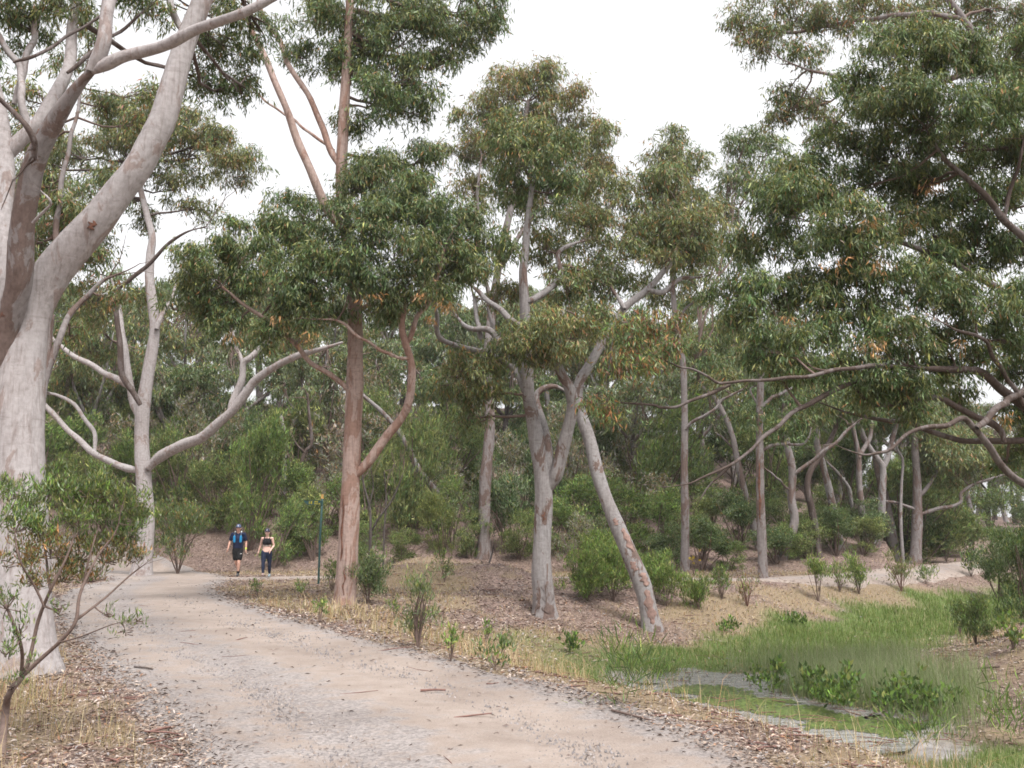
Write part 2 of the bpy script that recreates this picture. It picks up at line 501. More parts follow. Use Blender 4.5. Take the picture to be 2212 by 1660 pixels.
def clump_leaves(rng, c, R, L, lai, wts, tips, up=0.0, squash=0.8, wl=0.19, spray=9, droop=1.0):
    """leaves of one foliage mass: many small domed tufts on and in an ellipsoid"""
    R = np.asarray(R if hasattr(R, '__len__') else (R, R, R * squash), float)
    area = math.pi * R[0] * R[2]
    n = max(30, int(lai * area / (L * L * wl * 0.5)))
    rm = float(R.mean())
    nt_ = max(5, int(10 + 9 * min(rm, 2.2)))
    d = unit(rng.normal(size=(nt_, 3)) + np.array([0, 0, 0.35]))
    tc = d * (0.35 + 0.62 * rng.random((nt_, 1)) ** 0.6)            # tuft centres in the unit ball
    tr = (0.22 + 0.20 * rng.random(nt_))
    ns = max(3, n // spray)
    ti = rng.choice(nt_, ns, p=tr ** 2 / (tr ** 2).sum())
    q = unit(rng.normal(size=(ns, 3)) + np.array([0, 0, 0.4])) * rng.random((ns, 1)) ** 0.45
    q[:, 2] = np.where(q[:, 2] < 0, q[:, 2] * 0.6, q[:, 2])
    sp = (tc[ti] + q * tr[ti][:, None])                                # spray origins
    spw = c + sp * R
    axis = unit(rng.normal(size=(ns, 3)) * np.array([1, 1, 0.5]) + np.array([0, 0, -0.5 * droop + up]))
    k = np.repeat(np.arange(ns), spray)
    n = len(k)
    along = rng.random(n)
    P = spw[k] + axis[k] * (along * L * 2.2)[:, None] + rng.normal(0, L * 0.28, (n, 3))
    D = unit(rng.normal(size=(n, 3)) * 0.55 + axis[k] * 0.4 + np.array([0, 0, -1.0 * droop + up]))
    Ls = L * (0.45 + 0.85 * rng.random(n)); Ws = Ls * wl * (0.75 + 0.5 * rng.random(n))
    h = np.clip((sp[:, 2] + 1) / 2, 0, 1)
    col = tones(rng, n, wts)
    s_t = np.exp(rng.normal(0, 0.2, (ns, 1)))                        # sprays differ a little from each other
    col = col * s_t[k]
    young = rng.random(n) < (tips[0] * (0.25 + h ** 2))[k]
    if young.any():
        col[young] = tones(rng, int(young.sum()), tips[1])
    V = leaf_quads(rng, P, D, Ls, Ws)
    return V, np.repeat(col, 4, 0), c + tc * R

def foliage_mesh(name, parts):
    V = np.vstack([p[0] for p in parts]); Cc = np.vstack([p[1] for p in parts])
    return mesh_np(name, V, np.arange(len(V)).reshape(-1, 4), Cc)

TIP_OR = (0.22, {'yl': 3, 'or': 2.0, 'ol': 2, 'bn': 1.0})
TIP_FEW = (0.10, {'yl': 3, 'or': 1.2, 'ol': 3})
TIP_GR = (0.22, {'yl': 3, 'br': 2, 'ol': 2})
W_DARK = {'dk': 2.8, 'gr': 4.2, 'ol': 2.3, 'gg': 2.0, 'or': 0.06, 'bn': 0.25}
W_OLIVE = {'dk': 1.3, 'gr': 2.2, 'ol': 4.2, 'gg': 2, 'or': 0.35, 'bn': 0.8}
W_GREY = {'dk': 1, 'gr': 2, 'ol': 2, 'gg': 4, 'gy': 0.6, 'bn': 0.5}

def leaf_len(Y):
    return 0.117 * (Y / 15.0) ** 0.75

STEMS = {}
class Tree:
    """a gum tree: traced stems and limbs, foliage masses, and branches that carry them"""
    def __init__(self, name, label, Y, bark, seed, cat='tree', group=None, base=None, wts=W_DARK, tips=TIP_OR, lai=3.6):
        self.Y = Y; self.rng = np.random.default_rng(seed); self.bark = M[bark]
        self.base = base if base is not None else None
        self.name, self.label, self.cat, self.group = name, label, cat, group
        self.stems = []; self.fol = []; self.br = Tubes(); self.nbr = 0; self.nodes = []
        self.wts, self.tips, self.lai = wts, tips, lai
        self.root = None
    def stem(self, pts, r0, r1, d0=0.0, d1=0.0, ground=False, part=None, wob=0.25, rough=0.10, mat=None):
        """pts: traced points; r0, r1: half widths in picture pixels; d0..d1: depth offset in metres"""
        n = len(pts)
        seg = [0]
        for a, b in zip(pts[:-1], pts[1:]):
            seg.append(seg[-1] + math.hypot(b[0] - a[0], b[1] - a[1]))
        W = []
        ph = self.rng.uniform(0, 6)
        for p, s in zip(pts, seg):
            t = s / seg[-1]
            W.append(at(p[0], p[1], self.Y + d0 + (d1 - d0) * t + wob * math.sin(ph + t * 5.0) * (t * (1 - t) * 2)))
        if self.root is None:
            if ground:
                b = W[0]; zb = gz(b.x, b.y)
                W[0] = Vector((b.x, b.y, zb - 0.02))
                self.root = thing(self.name, (b.x, b.y, zb), self.label, self.cat, self.group)
            else:
                self.root = thing(self.name, tuple(W[0]), self.label, self.cat, self.group)
            self.o = np.array(self.root.location)
        P = catmull([tuple(w) for w in W], 6)
        m = len(P)
        arc = np.concatenate([[0], np.cumsum(np.linalg.norm(np.diff(P, axis=0), axis=1))])
        t = arc / arc[-1]
        R = (r0 + (r1 - r0) * t) * (self.Y + (d0 + d1) / 2) / FPX
        R = R * (1 + 0.035 * np.sin(arc * 1.7 / max(0.25, R[0] * 4) + self.rng.uniform(0, 6)) + 0.03 * np.sin(arc * 4.1 / max(0.25, R[0] * 4) + self.rng.uniform(0, 6)))
        if not ground:
            R = R * (1 - 0.55 * sstep(0.8, 1.0, t)) * (0.66 + 0.34 * sstep(0.0, 0.09, t))
        if not ground and m > 8:
            for ax in range(3):
                f1, f2 = self.rng.uniform(0.10, 0.16), self.rng.uniform(0.22, 0.38)
                amp = np.minimum(R, 0.055) * np.sin(np.pi * np.clip(t * 1.02, 0, 1)) ** 0.5
                P[:, ax] += amp * (0.55 * np.sin(arc * f1 / max(R[0], 0.03) + self.rng.uniform(0, 6)) + 0.35 * np.sin(arc * f2 / max(R[0], 0.03) + self.rng.uniform(0, 6)))
        if ground:
            hs_ = np.array([0.0, 0.06, 0.13, 0.22, 0.34, 0.5, 0.7, 0.95]) * min(1.0, 2.2 * R[0] / 0.4 + 0.3)
            hs_ = hs_[hs_ < arc[-1] * 0.3]
            k = arc > hs_[-1] + 0.15
            Pn = np.stack([np.interp(hs_, arc, P[:, c]) for c in range(3)], 1)
            Rn = np.interp(hs_, arc, R) * (1 + 0.28 * np.exp(-hs_ / (0.7 * R[0] + 0.02)))
            P = np.vstack([P[0] - np.array([0, 0, 0.4]), Pn, P[k]]); R = np.concatenate([[Rn[0] * 1.1], Rn, R[k]])
        P = P - self.o
        px = R[0] * FPX / self.Y
        sides = 18 if px > 18 else 12 if px > 7 else 8
        tb = Tubes(); tb.add(P, R, sides, self.rng, rough)
        nm = part or ('trunk' if not self.stems else 'limb')
        put(nm, tb.mesh(nm), mat or self.bark, self.root)
        self.stems.append((P, R))
        STEMS.setdefault(self.root.name, []).append((P, R))
        for p, r in zip(P, R):
            self.nodes.append((p, r))
        return self
    def branch(self, a, b, r0, r1, sag=0.15, sides=5):
        a = np.asarray(a, float); b = np.asarray(b, float)
        L = np.linalg.norm(b - a)
        n = 6
        t = np.linspace(0, 1, n)[:, None]
        mid = (a + b) / 2 + self.rng.normal(0, 0.10 * L, 3) + np.array([0, 0, -sag * L * 0.5])
        P = (1 - t) ** 2 * a + 2 * t * (1 - t) * mid + t * t * b
        P[1:-1] += self.rng.normal(0, 0.02 * L, (n - 2, 3))
        self.br.add(P, r0 + (r1 - r0) * t[:, 0], sides, cap=False)
        self.nbr += 1
        return P
    def clumps(self, rows, lai=None, wts=None, tips=None, L=None, connect=True, **kw):
        nodes = np.array([n[0] for n in self.nodes]); rad = np.array([n[1] for n in self.nodes])
        for row in rows:
            px, py, rp = row[:3]
            dY = row[3] if len(row) > 3 else 0.0
            asp = row[4] if len(row) > 4 else 0.82
            Y = self.Y + dY
            c = np.array(at(px, py, Y)) - self.o
            R = rp * 1.09 * Y / FPX
            tint = np.exp(self.rng.normal(0, 0.12)) * np.array([1 + 0.07 * self.rng.uniform(-1, 1.4), 1.0, 1.0])
            v, col, tc = clump_leaves(self.rng, c, (R, R * 0.9, R * asp), L or leaf_len(Y), 1.38 * (lai or self.lai), wts or self.wts, tips or self.tips, **kw)
            self.fol.append((v, col * tint))
            if connect:
                d = np.linalg.norm(nodes - c, axis=1) + 0.9 * np.clip(nodes[:, 2] - c[2] - 0.1, 0, None)
                k = int(np.argmin(d))
                r0 = min(rad[k] * 0.75, 0.012 + 0.016 * d[k] + 0.012 * R)
                Pb = self.branch(nodes[k], c - np.array([0, 0, R * 0.15]), r0, r0 * 0.45)
                sel = self.rng.permutation(len(tc))[:min(len(tc), 9)]
                for j in sel:
                    a = Pb[self.rng.integers(3, len(Pb))]
                    self.branch(a, tc[j], r0 * 0.42, 0.004 + 0.00012 * Y, 0.1, 4)
        return self
    def done(self, part='crown'):
        for P, R in self.stems[1:]:
            d = P[-1] - P[-4]; d = d / (np.linalg.norm(d) + 1e-9)
            ln = min(1.3, 14 * R[-1] + 0.25)
            if R[-1] > 0.035:
                continue
            for q in range(3):
                e = P[-1 - 2 * q]
                self.branch(e, e + (d + self.rng.normal(0, 0.45, 3) + np.array([0, 0, 0.15])) * ln, R[-1] * 0.8, R[-1] * 0.2, -0.1, 5)
        if self.nbr:
            put('branches', self.br.mesh('branches'), M['twig'] if self.bark != M['bark_pale'] else M['bark_limb'], self.root, kind='stuff')
        if self.fol:
            put(part, foliage_mesh(part, self.fol), M['leaf'], self.root)
        return self.root

# ------------------------------------------------------------------ the ground, the tracks, the creek
def axis(parts):
    out = []
    for a, b, step in parts:
        out.extend(np.arange(a, b - 1e-6, step).tolist())
    return np.array(out + [parts[-1][1]])

def masks(x, y):
    """green, dry-grass and mud cover of the ground, each 0..1"""
    t = seg_dist(x, y, CREEK); side = creek_side(x, y)
    n1 = fbm(x * 0.7, y * 0.7, 31); n2 = fbm(x * 1.9, y * 1.9, 47); n3 = fbm(x * 0.35, y * 0.35, 71)
    gw = np.interp(y, [4, 10, 16, 22, 30, 40], [2.6, 2.4, 2.6, 2.9, 1.9, 2.2])
    gw = np.where(side > 0, np.interp(y, [9, 11, 13, 18, 24], [3.0, 1.9, 1.2, 1.2, 1.7]), gw)
    green = 1 - sstep(-0.5, 0.9, t - gw + 2.6 * (n1 - 0.5))
    # paler green flat in front of the twin gum
    green = np.maximum(green, 0.75 * (1 - sstep(0.5, 1.25, np.hypot((x - 2.6) / 2.8, (y - 18.2) / 2.3) + 0.9 * (n1 - 0.5))))
    dry = sstep(0.42, 0.62, n3 * 0.6 + n2 * 0.4 + 0.10 * (1 - sstep(0.2, 2.2, np.abs(t - gw - 1.0))) - 0.10 * (side > 1.5) - 0.14 * ((x < -1.5) & (y < 12)) + 0.06 * ((side < 0) & (x > -6) & (y > 10) & (y < 24)))
    dry = np.maximum(dry, 0.9 * sstep(0.45, 0.6, n2) * (1 - sstep(0.4, 1.6, np.abs(path_sd(x, y) - 0.9))) * (x > -8) * (side < 0))
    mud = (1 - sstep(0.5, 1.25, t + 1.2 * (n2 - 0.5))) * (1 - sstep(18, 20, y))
    dry = dry * (1 - 0.85 * sstep(35, 38, y))
    dry = np.maximum(dry, 0.85 * (1 - sstep(0.7, 1.2, np.hypot((x + 7.5) / 5.0, (y - 35.0) / 1.6) + 0.6 * (n2 - 0.5))))
    # bare litter round the trunk feet
    for bx, by, br in ((0.75, 22.6, 2.1), (3.2, 22.9, 1.7), (-3.7, 20.8, 1.6)):
        k = 1 - sstep(0.5, 1.1, np.hypot(x - bx, y - by) / br + 0.6 * (n2 - 0.5))
        green = green * (1 - k); dry = dry * (1 - 0.8 * k)
    pool = pool_d(x, y)
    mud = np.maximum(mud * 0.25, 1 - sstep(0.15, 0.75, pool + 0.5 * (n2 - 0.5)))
    green = green * (1 - 0.9 * (1 - sstep(0.2, 0.7, pool)))
    return green, dry, mud

def build_ground():
    xs = axis([(-1800, -300, 500), (-300, -60, 40), (-60, -14, 2.0), (-14, 12, 0.13), (12, 30, 0.5), (30, 60, 3), (60, 300, 40), (300, 1800, 500)])
    ys = axis([(-60, -6, 6), (-6, 4, 0.8), (4, 30, 0.13), (30, 48, 0.35), (48, 90, 2), (90, 300, 30), (300, 1800, 500)])
    X, Yg = np.meshgrid(xs, ys)
    x = X.ravel(); y = Yg.ravel()
    z = ground_z(x, y)
    g, d, m_ = masks(x, y)
    pl = pool_d(x, y)
    z = np.where(pl < 1.2, np.minimum(z, -1.075 + 0.17 * sstep(-0.3, 1.2, pl) + 0.06 * (fbm(x * 2.5, y * 2.5, 55) - 0.5)), z)
    z = z - 0.05 * m_ - 0.05 * (1 - sstep(-0.5, -0.25, path_sd(x, y)))
    nx, ny = len(xs), len(ys)
    i = np.arange(nx * ny).reshape(ny, nx)
    F = np.stack([i[:-1, :-1].ravel(), i[:-1, 1:].ravel(), i[1:, 1:].ravel(), i[1:, :-1].ravel()], 1)
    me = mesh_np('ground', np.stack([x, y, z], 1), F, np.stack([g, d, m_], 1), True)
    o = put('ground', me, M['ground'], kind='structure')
    o['label'] = 'leaf-strewn bush ground with dry and green patches'
build_ground()

def build_path(name, line, half, label, lanes):
    line = np.asarray(line)
    s = np.concatenate([[0], np.cumsum(np.hypot(*np.diff(line, axis=0).T))])
    u = np.arange(0, s[-1], 0.22)
    cx = np.interp(u, s, line[:, 0]); cy_ = np.interp(u, s, line[:, 1])
    tx = np.gradient(cx); ty = np.gradient(cy_)
    # smooth the direction so that the strip does not kink
    for _ in range(6):
        tx = np.convolve(np.pad(tx, 2, 'edge'), np.ones(5) / 5, 'valid'); ty = np.convolve(np.pad(ty, 2, 'edge'), np.ones(5) / 5, 'valid')
    l = np.hypot(tx, ty); nx_, ny_ = ty / l, -tx / l
    K = 26
    w = np.linspace(-1, 1, K)
    eR = half + 0.55 * (fbm(u * 0.9, u * 0 + 3, 5) - 0.5); eL = half + 0.7 * (fbm(u * 0.8, u * 0 + 9, 6) - 0.5)
    off = np.where(w[None, :] > 0, w[None, :] * eR[:, None], w[None, :] * eL[:, None])
    X = cx[:, None] + nx_[:, None] * off; Y = cy_[:, None] + ny_[:, None] * off
    Z = ground_z(X.ravel(), Y.ravel()).reshape(X.shape)
    Z = Z + 0.02 * (1 - np.abs(w[None, :]) ** 6) + 0.014 * (fbm(X * 2.2, Y * 2.2, 15) - 0.5) - 0.045 * (np.abs(w[None, :]) > 0.99)
    for rut in (-0.42, 0.42):
        Z = Z - 0.022 * np.exp(-((off / half - rut) / 0.15) ** 2) * (0.4 + 1.2 * fbm(X * 0.5, Y * 0.5, 25))
    lane = np.zeros_like(X)
    for c_, wd, a in lanes:
        lane += a * np.exp(-((off / half - c_) / wd) ** 2) * (0.55 + 0.9 * fbm(X * 0.6, Y * 0.6, 27))
    lane = np.clip(lane, 0, 1)
    ny2 = len(u)
    i = np.arange(ny2 * K).reshape(ny2, K)
    F = np.stack([i[:-1, :-1].ravel(), i[1:, :-1].ravel(), i[1:, 1:].ravel(), i[:-1, 1:].ravel()], 1)[:, ::-1]
    V = np.stack([X.ravel(), Y.ravel(), Z.ravel()], 1)
    me = mesh_np(name, V, F, np.repeat(lane.ravel()[:, None], 3, 1), True)
    o = put(name, me, M['path'], kind='structure')
    o['label'] = label
    return o
build_path('gravel_path', PATH_MAIN, PATH_MAIN_W, 'wide pale gravel track curving away to the left', [(-0.95, 0.3, 0.5), (-0.25, 0.25, 0.38), (0.85, 0.22, 0.35)])
build_path('gravel_path', PATH_SIDE, PATH_SIDE_W, 'narrow pale track running behind the creek to the right', [(0, 0.4, 0.25)])

def sheet(name, line, half, z, mat, kind, label, seed, thick=None):
    """a flat sheet of water or scum along the creek bed with an uneven edge"""
    line = catmull(line, 10)
    s = np.concatenate([[0], np.cumsum(np.hypot(*np.diff(line, axis=0).T))])
    u = np.linspace(0, s[-1], 60)
    cx = np.interp(u, s, line[:, 0]); cy_ = np.interp(u, s, line[:, 1])
    tx = np.gradient(cx); ty = np.gradient(cy_); l = np.hypot(tx, ty)
    env = np.sqrt(np.clip(1 - (2 * u / s[-1] - 1) ** 4, 0.0005, 1))
    L_ = half * env * (0.45 + 1.1 * fbm(u * 2.6, u * 0, seed)); R_ = half * env * (0.45 + 1.1 * fbm(u * 2.6, u * 0 + 4, seed + 3))
    K = 7
    w = np.linspace(-1, 1, K)
    off = np.where(w[None, :] > 0, w[None, :] * R_[:, None], w[None, :] * L_[:, None])
    X = cx[:, None] + (ty / l)[:, None] * off; Y = cy_[:, None] - (tx / l)[:, None] * off
    i = np.arange(60 * K).reshape(60, K)
    F = np.stack([i[:-1, :-1].ravel(), i[:-1, 1:].ravel(), i[1:, 1:].ravel(), i[1:, :-1].ravel()], 1)
    V = np.stack([X.ravel(), Y.ravel(), np.full(X.size, z)], 1)
    o = put(name, mesh_np(name, V, F, None, True), mat, kind=kind)
    o['label'] = label
    return o
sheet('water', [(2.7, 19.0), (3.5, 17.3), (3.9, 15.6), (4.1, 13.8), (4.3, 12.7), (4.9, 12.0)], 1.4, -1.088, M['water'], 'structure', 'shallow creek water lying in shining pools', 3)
def build_algae():
    """floating scum: small flakes grown together, ragged at the edge and torn into holes"""
    gx, gy = np.meshgrid(np.arange(2.2, 6.6, 0.045), np.arange(12.2, 17.2, 0.045))
    x = gx.ravel(); y = gy.ravel(); r = np.random.default_rng(4)
    d = seg_dist(x, y, SCUM)
    keep = d + 0.9 * (fbm(x * 2.4, y * 2.4, 61) - 0.5) + 0.5 * (fbm(x * 7, y * 7, 62) - 0.5) + 0.12 * r.random(len(x)) < 0.62
    x, y = x[keep] + r.normal(0, 0.012, keep.sum()), y[keep] + r.normal(0, 0.012, keep.sum()); n = len(x)
    a = r.uniform(0, 6.28, n); q = 0.034 * (0.7 + 0.7 * r.random(n)); z = -1.083 + 0.004 * r.random(n)
    V = np.stack([np.stack([x + np.cos(a + k * 1.57) * q, y + np.sin(a + k * 1.57) * q, z + 0.003 * r.random(n)], 1) for k in range(4)], 1)
    tone = fbm(x * 1.6, y * 1.6, 64)[:, None]
    col = np.array([0.065, 0.10, 0.022]) * (1 - tone) + np.array([0.14, 0.185, 0.05]) * tone
    col = col * np.exp(r.normal(0, 0.16, (n, 1)))
    o = put('algae_mat', mesh_np('algae_mat', V.reshape(-1, 3), np.arange(4 * n).reshape(-1, 4), np.repeat(col, 4, 0)), flat_tone_mat('algae', 0.5, 0.3), kind='stuff')
    tag(o, 'bright green algae floating on still creek water', 'algae')
build_algae()

# ------------------------------------------------------------------ ground cover
rngG = np.random.default_rng(5)
def scatter(n, y0, y1, x_of, seed, power=1.0):
    """random ground points, denser near the viewer's end of the place"""
    r = np.random.default_rng(seed)
    u = r.random(n)
    y = y0 * (y1 / y0) ** u if power == 1.0 else y0 + (y1 - y0) * u ** power
    lo, hi = x_of(y)
    x = lo + (hi - lo) * r.random(n)
    return x, y, r

def fan(y):
    return -0.62 * y - 1.5, 0.62 * y + 1.5

def build_litter():
    x, y, r = scatter(370000, 4.2, 44, fan, 101)
    g, d, m_ = masks(x, y)
    pd = path_sd(x, y)
    side = creek_side(x, y)
    dens = (1 - 0.92 * g) * (1 - 0.55 * d) * (1 - m_)
    edge = 1 - sstep(-0.9, 0.25, -pd - 0.0 + 0.6 * (fbm(x * 1.3, y * 1.3, 63) - 0.5) - 0.25)
    inside = pd < 0
    band = np.exp(-((pd + 0.12) / 0.28) ** 2)
    dens = np.where(inside, 0.012 + 0.75 * band, dens * 0.62)
    left = (x < -1.5) & (y < 13) & ~inside
    dens = np.where(left, np.maximum(dens, 0.55), dens)
    dens = np.where((y > 17) & ~inside, np.minimum(1, dens * 1.5 + 0.12 * (1 - g)), dens)
    keep = r.random(len(x)) < dens
    x, y, pd = x[keep], y[keep], pd[keep]
    n = len(x)
    sc = np.clip(y / 9, 0.8, 2.2) ** 0.6
    L = (0.024 + 0.055 * r.random(n)) * sc; W = L * (0.14 + 0.22 * r.random(n))
    a = r.uniform(0, 2 * math.pi, n)
    D = unit(np.stack([np.cos(a), np.sin(a), r.normal(0.05, 0.22, n)], 1))
    z = ground_z(x, y) + np.where(pd < 0, 0.012, 0.008) + 0.015 * r.random(n)
    P = np.stack([x, y, z], 1)
    # lie flat: width vector horizontal with some tilt
    S = unit(np.stack([-D[:, 1], D[:, 0], r.normal(0, 0.35, n)], 1))
    mid = P + D * (L * 0.45)[:, None] + np.array([0, 0, 1]) * (L * 0.12)[:, None]
    V = np.empty((n, 4, 3)); V[:, 0] = P; V[:, 1] = mid + S * (W / 2)[:, None]; V[:, 2] = P + D * L[:, None]; V[:, 3] = mid - S * (W / 2)[:, None]
    pal = np.array([(0.37, 0.30, 0.245), (0.30, 0.225, 0.178), (0.235, 0.168, 0.132), (0.17, 0.122, 0.10), (0.27, 0.145, 0.085), (0.27, 0.245, 0.24), (0.44, 0.37, 0.33), (0.095, 0.072, 0.068)])
    w = np.array([2.2, 3, 3, 2, 1.0, 1.6, 1.1, 1.2]); w /= w.sum()
    col = pal[r.choice(len(pal), n, p=w)] * np.exp(r.normal(0, 0.15, (n, 1)))
    ins = pd < -0.35
    col[ins] = np.array([(0.20, 0.155, 0.13), (0.15, 0.11, 0.095), (0.25, 0.2, 0.17)])[r.integers(0, 3, int(ins.sum()))]
    o = put('leaf_litter', mesh_np('leaf_litter', V.reshape(-1, 3), np.arange(4 * n).reshape(-1, 4), np.repeat(col, 4, 0)), M['litter'], kind='stuff')
    tag(o, 'fallen gum leaves and bark flakes strewn over the ground', 'leaf litter')
build_litter()

def build_twigs():
    x, y, r = scatter(5200, 4.4, 34, fan, 202)
    g, d, m_ = masks(x, y); pd = path_sd(x, y)
    keep = r.random(len(x)) < np.where(pd < -0.1, 0.012, (1 - 0.8 * g) * 0.6)
    x, y, pd = x[keep], y[keep], pd[keep]
    tb = Tubes()
    for k in range(len(x)):
        L = r.uniform(0.08, 0.38) * (1.5 if y[k] > 12 else 1); a = r.uniform(0, math.pi)
        z = gz(x[k], y[k]) + (0.026 if pd[k] < 0 else 0.014)
        c = np.array([x[k], y[k], z]); dd = np.array([math.cos(a), math.sin(a), r.normal(0, 0.06)])
        tb.add([c - dd * L / 2, c + r.normal(0, 0.02 * L, 3), c + dd * L / 2], np.array([1, 0.9, 0.6]) * r.uniform(0.003, 0.009), 4, cap=False)
    o = put('twig_litter', tb.mesh('twig_litter'), M['twig_red'], kind='stuff')
    tag(o, 'fallen twigs and bark strips scattered over the ground', 'twig litter')
build_twigs()

def build_stones():
    x, y, r = scatter(95000, 4.3, 24, lambda y: (-0.62 * y - 1, 0.3 * y + 1), 303)
    pd = path_sd(x, y)
    lane = fbm(x * 0.8, y * 0.5, 88)
    keep = (pd < 0.15) & (r.random(len(x)) < 0.25 + 1.3 * sstep(0.45, 0.7, lane))
    x, y = x[keep], y[keep]
    n = len(x)
    s = (0.004 + 0.010 * r.random(n) ** 2.4) * np.clip(y / 8, 1, 1.8)
    z = ground_z(x, y) + 0.002
    a = r.uniform(0, 6.28, n)
    off = []
    for k in range(4):
        rr = s * (0.8 + 0.5 * r.random(n))
        off.append(np.stack([np.cos(a + k * 1.57) * rr, np.sin(a + k * 1.57) * rr, np.zeros(n)], 1))
    top = np.stack([r.normal(0, 0.2, n) * s, r.normal(0, 0.2, n) * s, s * (0.7 + 0.6 * r.random(n)) + 0.006], 1)
    P = np.stack([x, y, z], 1)
    V = np.stack([P + off[0], P + off[1], P + off[2], P + off[3], P + top], 1)
    b = np.arange(n) * 5
    F = np.concatenate([np.stack([b + k, b + (k + 1) % 4, b + 4], 1) for k in range(4)])
    pal = np.array([(0.235, 0.212, 0.205), (0.18, 0.163, 0.162), (0.235, 0.195, 0.172), (0.26, 0.225, 0.205), (0.125, 0.115, 0.115)])
    col = pal[r.choice(5, n, p=[.3, .25, .2, .15, .1])] * np.exp(r.normal(0, 0.15, (n, 1)))
    o = put('gravel', mesh_np('gravel', V.reshape(-1, 3), F, np.repeat(col, 5, 0)), M['stone'], kind='stuff')
    tag(o, 'loose grey stones on the gravel track', 'gravel')
build_stones()

def blades(r, x, y, z, H, W, lean, col, curve=0.35):
    """two-triangle bent blades"""
    n = len(x)
    a = r.uniform(0, 2 * math.pi, n); la = r.uniform(0, 2 * math.pi, n)
    ln = np.abs(r.normal(0, lean, n))
    S = np.stack([np.cos(a), np.sin(a), np.zeros(n)], 1) * (W / 2)[:, None]
    Ld = np.stack([np.cos(la), np.sin(la), np.zeros(n)], 1) * (ln * H)[:, None]
    P = np.stack([x, y, z], 1)
    up = np.array([0, 0, 1.0])
    m = P + Ld * 0.38 + up * (H * 0.58)[:, None]
    V = np.empty((n, 5, 3))
    V[:, 0] = P - S; V[:, 1] = P + S; V[:, 2] = m + S * 0.7; V[:, 3] = m - S * 0.7
    V[:, 4] = P + Ld * (1 + curve) + up * (H * (1 - 0.25 * ln))[:, None]
    F = np.arange(5 * n).reshape(-1, 5)
    tri = np.concatenate([F[:, [0, 1, 2]], F[:, [0, 2, 3]], F[:, [3, 2, 4]]])
    return V.reshape(-1, 3), tri, np.repeat(col, 5, 0)

def grass_obj(name, x, y, r, H, W, lean, col, mat, label, cat):
    V, F, c = blades(r, x, y, ground_z(x, y) - 0.01, H, W, lean, col)
    o = put(name, mesh_np(name, V, F, c), mat, kind='stuff')
    return tag(o, label, cat)

